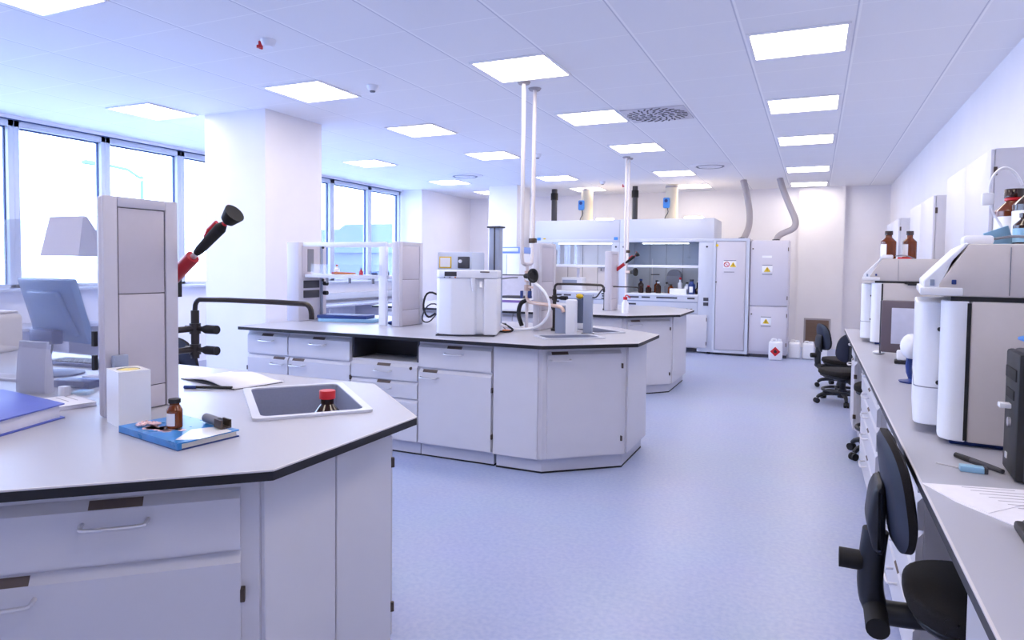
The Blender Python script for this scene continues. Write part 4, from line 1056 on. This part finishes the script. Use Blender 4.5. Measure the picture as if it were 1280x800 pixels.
# analyzers
def analyzer(loc, rz, label):
    t = thing('analyzer', label, 'laboratory analyzer', loc, rz)
    D, Wd, zg, H = .74, .66, .435, .605
    B().box(.03, .03, 0, D-.02, Wd-.03, .02, .004).build('base_shadow', 'navy', t)  # dark blue slab painted as the shadow under the body
    B().prism([(.07, 0), (D, 0), (D, Wd), (.07, Wd), (.07, .3)], .015, zg, bev=.006).build('lower_body', 'beige', t)
    # rounded corner column
    pts = [(.068, 0)]+[(.05-.05*s_(a*PI/12), .05-.05*c_(a*PI/12)) for a in range(7)]+[(0, .11), (.068, .11)]
    B().prism(pts, .015, zg, bev=.003, seg=1).build('corner_column', 'white', t)
    B().box(.062, -.002, .02, .072, .01, zg-.005).build('side_seal', 'black', t)
    # bulging front door
    pts = [(.07, .125)]+[(-.02-.045*s_(a*PI/12), .17-.045*c_(a*PI/12)) for a in range(7)]+[(-.065, Wd-.05), (-.02, Wd), (.07, Wd)]
    dd = B().prism(pts, .03, zg-.01, bev=.004, seg=1).build('front_door', 'white', t)
    B().prism(offset_poly(pts, -.0015), .15, .153).build('door_joint', 'grey', dd)
    for z in (.17, .34): B().cyl((.0, .124, z), (.0, .115, z), .007, seg=10).build('door_screw', 'black', dd)
    # upper hood with slanted front
    B().box(.02, .006, zg, D-.01, Wd-.006, zg+.014).build('gap_strip', 'black', t)
    B().prism([(-.012, zg+.014), (D, zg+.014), (D, H), (.06, H), (-.012, zg+.05)], 0, Wd, 'y', bev=.006).build('upper_hood', 'beige', t)
    hp = [(-.016, zg+.016), (-.05, zg+.03), (-.052, zg+.06), (.05, H+.004), (.062, H+.002), (.02, zg+.12)]
    B().prism(hp, .004, Wd-.004, 'y', bev=.003, seg=1).build('hood_visor', 'white', t)
    B().prism([(-.06, zg+.016), (.05, zg+.016), (.05, zg+.04), (-.06, zg+.04)], -.004, Wd, 'y', bev=.004).build('visor_lip', 'whitegloss', t)
    for x, m_ in ((-.035, 'bluegrey'), (.02, 'navy')): B().box(x, -.008, zg+.05 if m_ == 'navy' else zg+.045, x+.012, -.001, zg+.064, .002).build('button', m_, t)
    B().box(.16, -.002, zg+.02, .162, 0, H-.01).build('panel_seam', 'grey', t)
    B().box(.2, -.010, zg-.004, .72, -.002, zg+.004, .001).build('latch_bar', 'black', t); B().cyl((.22, -.012, zg-.004), (.28, -.012, zg-.004), .008, seg=8).build('latch', 'black', t)
    B().box(.05, .1, H, .13, .22, H+.03, .01).build('top_fitting', 'white', t); B().tube([(.13, .15, H+.02), (.2, .12, H+.03), (.26, .1, H+.002)], .004, seg=6, smooth=2).build('top_tube', 'grey', t)
    return t
an1 = analyzer((.352, 2.37, .9), math.radians(-6), 'large beige laboratory analyzer with rounded white front closest on the right bench')
dup(an1, (.365, 5.36, .9), math.radians(-4), 'beige laboratory analyzer standing farther along the right bench behind a monitor')
t = thing('bench_lamp', 'white round lamp beside the front of the nearest analyzer', 'lamp', (.425, 3.62, .9), 0)
B().lathe([(0, 0), (.05, 0), (.055, .008), (.02, .015), (.012, .02)], seg=18).build('lamp_foot', 'navy', t); B().tube([(0, 0, .02), (-.015, 0, .06), (-.01, 0, .13)], .014, seg=8, smooth=1).build('lamp_stem', 'navy', t)
B().sph((-.005, 0, .17), .06, (.8, 1, 1), 16).build('lamp_shade', 'white', t)
# bottles on analyzers
group_b = 'amber bottles on the nearest analyzer'
zt = .9+.605+.001
bottle('amber_bottle', (.635, 2.64, zt), 'large dark amber bottle with a white label on the nearest analyzer', .062, .215, 'amberdk', 'amberdk', True, group=group_b, rz=math.radians(-10), bandz=1)
bottle('amber_bottle', (.612, 2.80, zt), 'amber bottle with red neck ring behind the large one on the nearest analyzer', .055, .20, 'amber', 'amberdk', True, group=group_b, rz=math.radians(-30), bandz=1)
bottle('amber_bottle', (.588, 2.545, zt), 'low amber bottle with blue label at the front of the nearest analyzer', .032, .10, 'amberdk', 'amberdk', True, group=group_b, labm='ltblue', rz=math.radians(20))
tag(B().box(-.07, -.002, 0, .0, .002, .06, xf=Matrix.Rotation(math.radians(14), 4, 'X') @ Matrix.Rotation(math.radians(-22), 4, 'Y') @ Matrix.Translation((0, 0, .012))).build('label_card', 'ltblue', None, (.575, 2.6, zt), math.radians(8)), 'pale blue card leaning before the bottles on the nearest analyzer', 'card')
t = thing('tubing', 'white thin tubing curling above the bottles on the nearest analyzer', 'tubing', (.575, 2.72, zt))
B().tube([(.04, .0, .205), (.02, 0, .25), (-.02, -.01, .27), (-.055, -.01, .22), (-.05, -.01, .13), (-.01, -.02, .06), (-.005, -.03, .0)], .0045, seg=6, smooth=3).build('tube_run', 'white', t)
B().box(-.075, -.03, .14, -.04, -.005, .18, .005).build('connector', 'white', t)
zt2 = .9+.605+.001
bottle('amber_bottle', (.475, 5.52, zt2), 'amber bottle standing left of two on the farther analyzer', .05, .2, 'amber', 'amberdk', True, labm='whitegloss', rz=math.radians(-45))
bottle('amber_bottle', (.61, 5.55, zt2), 'amber bottle standing right of two on the farther analyzer', .045, .2, 'amber', 'amberdk', True, labm='whitegloss', rz=math.radians(-45))
tag(B().box(0, 0, 0, .09, .03, .012, .003).build('bottle_cap_strip', 'red', None, (.53, 5.46, zt2)), 'small red strip before the bottles on the farther analyzer', 'strip')
# monitor on bench
t = thing('monitor', 'dark framed flat monitor with pale screen before the farther analyzer', 'monitor', (.59, 4.60, .9), math.radians(-4))
B().box(-.22, -.012, .03, .22, .03, .345, .012).build('shell', 'monframe', t)
B().box(-.165, -.015, .085, .19, -.011, .30, .001).build('screen', 'screen', t)
B().box(-.225, .0, .02, -.215, .04, .34, .003).build('side_bezel', 'dkgrey', t)
B().box(-.05, .03, .0, .05, .07, .2, .006).build('stand_neck', 'dkgrey', t); B().box(-.13, -.08, 0, .13, .1, .014, .005).build('stand_foot', 'dkgrey', t)
t = thing('blue_device', 'small white and blue device before the bench monitor', 'device', (.46, 4.33, .9), math.radians(-5))
B().box(-.04, -.03, .0, .1, .05, .02, .005).build('device_base', 'black', t); B().box(-.03, -.02, .02, .02, .04, .075, .01).build('device_head', 'white', t); B().box(.02, -.02, .02, .085, .04, .07, .006).build('device_body', 'navy', t)
tag(B().sph((0, 0, .012), .03, (1.2, 1, .4), 12).build('dish', 'white', None, (.375, 4.75, .9)), 'small white dish at the edge of the bench left of the monitor', 'dish')
# PC tower
t = thing('computer_tower', 'black computer tower with silver side on the right bench', 'computer', (.462, 2.005, .9), math.radians(-3))
B().box(.012, 0, 0, .42, .165, .325, .014, 3).build('case', 'dkgrey', t)
B().box(0, .002, .004, .022, .163, .322, .008).build('front_panel', 'black', t)
B().box(.035, -.004, .014, .41, .002, .312, .01).build('side_panel', mat('silver_side', (150, 140, 144), .35, .5), t)
B().box(-.003, .02, .25, .002, .145, .28, .002).build('drive_bay', 'rubber', t); B().box(-.003, .04, .20, .002, .13, .225, .002).build('card_slot', 'rubber', t)
B().cyl((0, .08, .14), (-.006, .08, .14), .012, seg=14).build('power_button', 'steel', t); B().box(-.025, .07, .175, .0, .1, .187, .002).build('usb_plug', 'white', t)
B().box(-.003, .1, .04, .002, .118, .055).build('badge', 'whitegloss', t)
t = thing('desk_lamp', 'blue lamp head on top of the computer tower', 'lamp', (.545, 2.10, 1.226))
B().box(-.02, -.04, 0, .06, .04, .012, .003).build('lamp_foot', 'navy', t); B().box(.0, -.012, .01, .025, .012, .05, .003).build('lamp_stem', 'navy', t)
B().prism([(-.06, .03), (.08, .07), (.08, .055), (-.06, .022)], -.03, .03, 'y', bev=.002).build('lamp_head', 'actuator', t)
# papers, marker, usb, keyboard
t = thing('paper_sheets', 'white paper sheets spread on the near end of the right bench', 'papers', (.40, 1.85, .9))
b = B(); b.prism([(-.145, .06), (.25, .15), (.31, -.11), (-.015, -.175), (-.095, -.06)], 0, .002); b.build('sheets', 'paper', t)
B().prism([(-.13, .045), (-.11, -.03), (-.045, -.12), (.15, .1)], .002, .0035).build('sheets', 'paper', t)
b = B()
for k in range(9): b.box(-.05+.01*k, .07-.022*k, .0036, .05+.012*k+.05*random.random(), .073-.022*k, .0039, xf=Matrix.Rotation(.2, 4, 'Z'))
b.build('print', 'print', t)
t = thing('marker_pen', 'black marker pen lying on the right bench before the computer', 'pen', (.375, 2.225, .907), math.radians(-58))
B().cyl((0, 0, 0), (.055, 0, 0), .0075, .0085, seg=10).build('pen_cap', 'black', t); B().cyl((.055, 0, 0), (.115, 0, 0), .0085, .0075, seg=10).cyl((.115, 0, 0), (.155, 0, 0), .0075, .006, seg=10).build('barrel', 'dkgrey', t)
t = thing('eraser', 'light blue eraser lying beside the black marker on the right bench', 'eraser', (.36, 2.07, .9), math.radians(-2)); t.scale = (1.35, 1.35, 1.2)
B().box(0, 0, 0, .045, .022, .013, .002).build('rubber_block', 'ltblue', t); B().box(.038, -.0004, -.0002, .0455, .0225, .0135, .002).build('dark_tip', 'dkgrey', t)
t = thing('needle', 'thin metal needle lying left of the light blue eraser', 'needle', (.315, 2.13, .9015)); B().cyl((0, 0, 0), (.045, -.035, .002), .0012, seg=6).build('shaft', 'steel', t)
t = thing('keyboard', 'black keyboard at the right edge of the near bench', 'keyboard', (.38, 1.585, .9), math.radians(-2))
B().box(0, -.24, 0, .17, .07, .02, .006).build('keyboard_base', 'black', t)
b = B()
for i in range(5):
    for j in range(9): b.box(.012+i*.031, -.225+j*.032, .019, .037+i*.031, -.199+j*.032, .027, .003, 1)
o = b.build('keys', 'dkgrey', t); o['kind'] = 'stuff'

# ------------------------------------------------------------------ chairs (face +x)
def chair(loc, rz, label, sh=.5, ring=.2, back=True):
    t = thing('lab_chair' if back else 'lab_stool', label, 'chair', loc, rz, 'black laboratory chairs')
    def pad(w, d, z0, z1, front=.5):
        n = 40; pts = []
        for k in range(n):
            a = 2*PI*k/n; ca, sa = c_(a), s_(a); e = .62
            pts.append((d*math.copysign(abs(ca)**e, ca), w*math.copysign(abs(sa)**e, sa)*(1-.12*max(0, -ca))))
        return B().prism(pts, z0, z1, bev=.018, seg=3)
    pad(.225, .215, sh-.055, sh).build('seat', 'fabric', t)
    pad(.21, .20, sh-.08, sh-.05).build('seat_shell', 'chairplastic', t)
    if back: chair_back(t, sh)
    B().box(-.11, -.07, sh-.13, .09, .07, sh-.078, .015).build('mechanism', 'chairplastic', t)
    chair_base(t, sh, ring)
    return t
def chair_back(t, sh):
    # backrest: curved superellipse pad
    b = B(); bm = b.bm; nz, ny = 14, 14; hh, ww = .157, .178
    def surf(u, v, off):
        # square to superellipse
        a = math.atan2(v, u) if (u or v) else 0; r = max(abs(u), abs(v))
        e = .72; x = r*math.copysign(abs(c_(a))**e, c_(a)); z = r*math.copysign(abs(s_(a))**e, s_(a))
        edge = max(0, 1-r**6)**.5
        return Vector((-.255-.022*z+.10*(x*ww)**2/.04*.35+off*(.35+.65*edge), x*ww*(1-.10*z), sh+.258+z*hh))
    G = {}
    for side, off in ((0, .028), (1, -.022)):
        for i in range(nz+1):
            for j in range(ny+1):
                G[side, i, j] = bm.verts.new(surf(-1+2*j/ny, -1+2*i/nz, off))
        for i in range(nz):
            for j in range(ny):
                f = bm.faces.new((G[side, i, j], G[side, i, j+1], G[side, i+1, j+1], G[side, i+1, j])); f.material_index = side
    ring_ = [(0, j) for j in range(ny)]+[(i, ny) for i in range(nz)]+[(nz, j) for j in range(ny, 0, -1)]+[(i, 0) for i in range(nz, 0, -1)]
    for k in range(len(ring_)):
        p, q = ring_[k], ring_[(k+1) % len(ring_)]
        f = bm.faces.new((G[0, p[0], p[1]], G[0, q[0], q[1]], G[1, q[0], q[1]], G[1, p[0], p[1]]))
    bmesh.ops.recalc_face_normals(bm, faces=bm.faces[:])
    b.build('backrest', ['fabric', 'chairshell'], t)
    B().prism([(-.295, sh+.08), (-.268, sh+.08), (-.270, sh+.27), (-.285, sh+.29), (-.305, sh+.26), (-.316, sh+.16)], -.075, .075, 'y', bev=.02, seg=3).build('back_bracket', 'chairplastic', t)
    B().tube([(-.288, 0, sh+.13), (-.295, 0, sh+.06), (-.30, 0, sh-.03), (-.285, 0, sh-.10), (-.24, 0, sh-.105), (-.1, 0, sh-.09)], .034, seg=12, smooth=2).build('support_arm', 'chairplastic', t)
    k = B().cyl((-.285, 0, sh+.035), (-.325, 0, sh+.035), .007, seg=10).build('knob_rod', 'steel', t)
    B().cyl((-.32, 0, sh+.035), (-.38, 0, sh+.035), .028, seg=20).build('height_knob', 'rubber', t)
    B().cyl((-.285, .05, sh-.085), (-.285, -.12, sh-.10), .03, seg=18).build('tilt_knob', 'rubber', t)
def chair_base(t, sh, ring):
    B().cyl((.1, -.06, sh-.10), (.1, -.24, sh-.11), .008, seg=8).cyl((.1, -.2, sh-.11), (.1, -.25, sh-.115), .018, seg=10).build('lever', 'rubber', t)
    B().cyl((0, 0, .10), (0, 0, sh-.12), .03, seg=16).cyl((0, 0, sh*.45), (0, 0, sh-.12), .021, seg=16).build('gas_lift', 'chairplastic', t)
    B().cyl((0, 0, .06), (0, 0, .14), .05, seg=18).build('base_hub', 'chairplastic', t)
    for q in range(5):
        a = q*2*PI/5+.35; d = Vector((c_(a), s_(a), 0))
        lg = B().tube([d*.02+Vector((0, 0, .105)), d*.16+Vector((0, 0, .105)), d*.24+Vector((0, 0, .09)), d*.27+Vector((0, 0, .06))], lambda s: .026-.010*s, seg=10, smooth=1).build('leg', 'chairplastic', t)
        n_ = Vector((-s_(a), c_(a), 0)); c0 = d*.275+Vector((0, 0, .028))
        B().cyl(c0+n_*.024, c0+n_*.004, .0275, seg=16).cyl(c0-n_*.004, c0-n_*.024, .0275, seg=16).cyl(c0+n_*.01, c0-n_*.01, .012, seg=8).build('caster', 'rubber', lg)
    if ring:
        R_ = .20
        fr = B().tube([(R_*c_(a*PI/18), R_*s_(a*PI/18), ring) for a in range(36)], .014, seg=8, closed=True)
        for q in range(3): a = q*2*PI/3; fr.cyl((0, 0, ring-.02), (R_*c_(a), R_*s_(a), ring), .009, seg=8)
        fr.cyl((0, 0, ring-.05), (0, 0, ring+.01), .038, seg=16)
        fr.build('foot_ring', 'chairplastic', t)
ch = chair((.465, 2.15, 0), math.radians(0), 'black laboratory chair nearest the camera, pushed under the right bench', .555)
chair((.52, 5.75, 0), math.radians(-20), 'black stool half hidden behind the drawer cabinet of the right bench', .56, .22, False)
ch2 = chair((.30, 7.95, 0), math.radians(112), 'black laboratory chair seen from behind just past the far end of the right bench', .36, .14)
dup(ch2, (.33, 8.95, 0), math.radians(22), 'black laboratory chair farthest away by the white canisters')
dup(ch, (-3.50, 3.13, 0), math.radians(80), 'black chair between the front island and the middle island, seen past the column')

# ------------------------------------------------------------------ outside, seen pale through the windows
struct(B().box(-60, -40, -4.2, XW-.5, 60, -4).build('ground', mat('pale_ground', (196, 200, 206), .9, noise=.1, scale=.3)))
def house(loc, w, d, h, label):
    t = thing('house', label, 'building', loc)
    B().box(-w/2, -d/2, 0, w/2, d/2, h).build('house_wall', mat('house_wall_blue_grey', (104, 116, 138), .8), t)
    B().prism([(-d/2-.4, h), (d/2+.4, h), (0, h+2.2)], -w/2-.4, w/2+.4, 'x').build('roof', mat('roof_slate', (78, 94, 124), .8), t)
    for k in range(4):
        for z in (1.2, 4.0): B().box(w/2, -d/2+.8+k*d/4, z, w/2+.03, -d/2+2.0+k*d/4, z+1.5).build('house_window', 'bluegrey', t)
house((-28, 41, -4), 8, 7, 6.2, 'pale house with pitched roof outside the rear windows')
house((-40, 51, -4), 8, 8, 6.5, 'second pale house farther off outside the rear windows')
M['pole_paint'] = mat('street_lamp_paint', (84, 108, 140), .6)
t = thing('street_lamp', 'pale street lamp outside the window left of the pillar', 'street lamp', (-20, 15, -4))
B().cyl((0, 0, 0), (0, 0, 8.2), .08, .05, seg=10).build('pole', 'pole_paint', t); B().tube([(0, 0, 8.1), (.0, -.5, 8.35), (0, -1.3, 8.4)], .045, seg=8).build('arm', 'pole_paint', t); B().box(-.12, -1.9, 8.33, .12, -1.2, 8.45, .03).build('lamp_head', 'pole_paint', t)

# ------------------------------------------------------------------ daylight and view
w = bpy.data.worlds.new('sky'); S.world = w; w.use_nodes = True
nt = w.node_tree; bg = nt.nodes['Background']
tc = nt.nodes.new('ShaderNodeTexCoord'); sp = nt.nodes.new('ShaderNodeSeparateXYZ'); rp = nt.nodes.new('ShaderNodeValToRGB')
nt.links.new(tc.outputs['Generated'], sp.inputs[0]); nt.links.new(sp.outputs['Z'], rp.inputs['Fac']); nt.links.new(rp.outputs['Color'], bg.inputs['Color'])
rp.color_ramp.elements[0].position = 0; rp.color_ramp.elements[0].color = (*lin((206, 224, 255)), 1)
rp.color_ramp.elements[1].position = .6; rp.color_ramp.elements[1].color = (*lin((176, 206, 255)), 1)
bg.inputs['Strength'].default_value = 12.0
# light portals in the window openings
for y0, y1 in ((.2, 4.2), (4.2, 8.2), (8.2, 11.3)):
    ld = bpy.data.lights.new('window_portal', 'AREA'); ld.shape = 'RECTANGLE'; ld.size = y1-y0; ld.size_y = 1.7
    ld.cycles.is_portal = True
    o = bpy.data.objects.new('window_portal', ld); COL.objects.link(o); o.location = (XW-.2, (y0+y1)/2, 2.0)
    o.rotation_euler = Vector((1, 0, 0)).to_track_quat('-Z', 'Z').to_euler()
S.view_settings.view_transform = 'Standard'; S.view_settings.look = 'None'; S.view_settings.gamma = 1
S.view_settings.use_curve_mapping = False
S.view_settings.exposure = 0.1
S.cycles.max_bounces = 8; S.cycles.diffuse_bounces = 5; S.cycles.transparent_max_bounces = 12
S.cycles.caustics_reflective = False; S.cycles.caustics_refractive = False
S.cycles.sample_clamp_indirect = 6
S.cycles.use_denoising = True
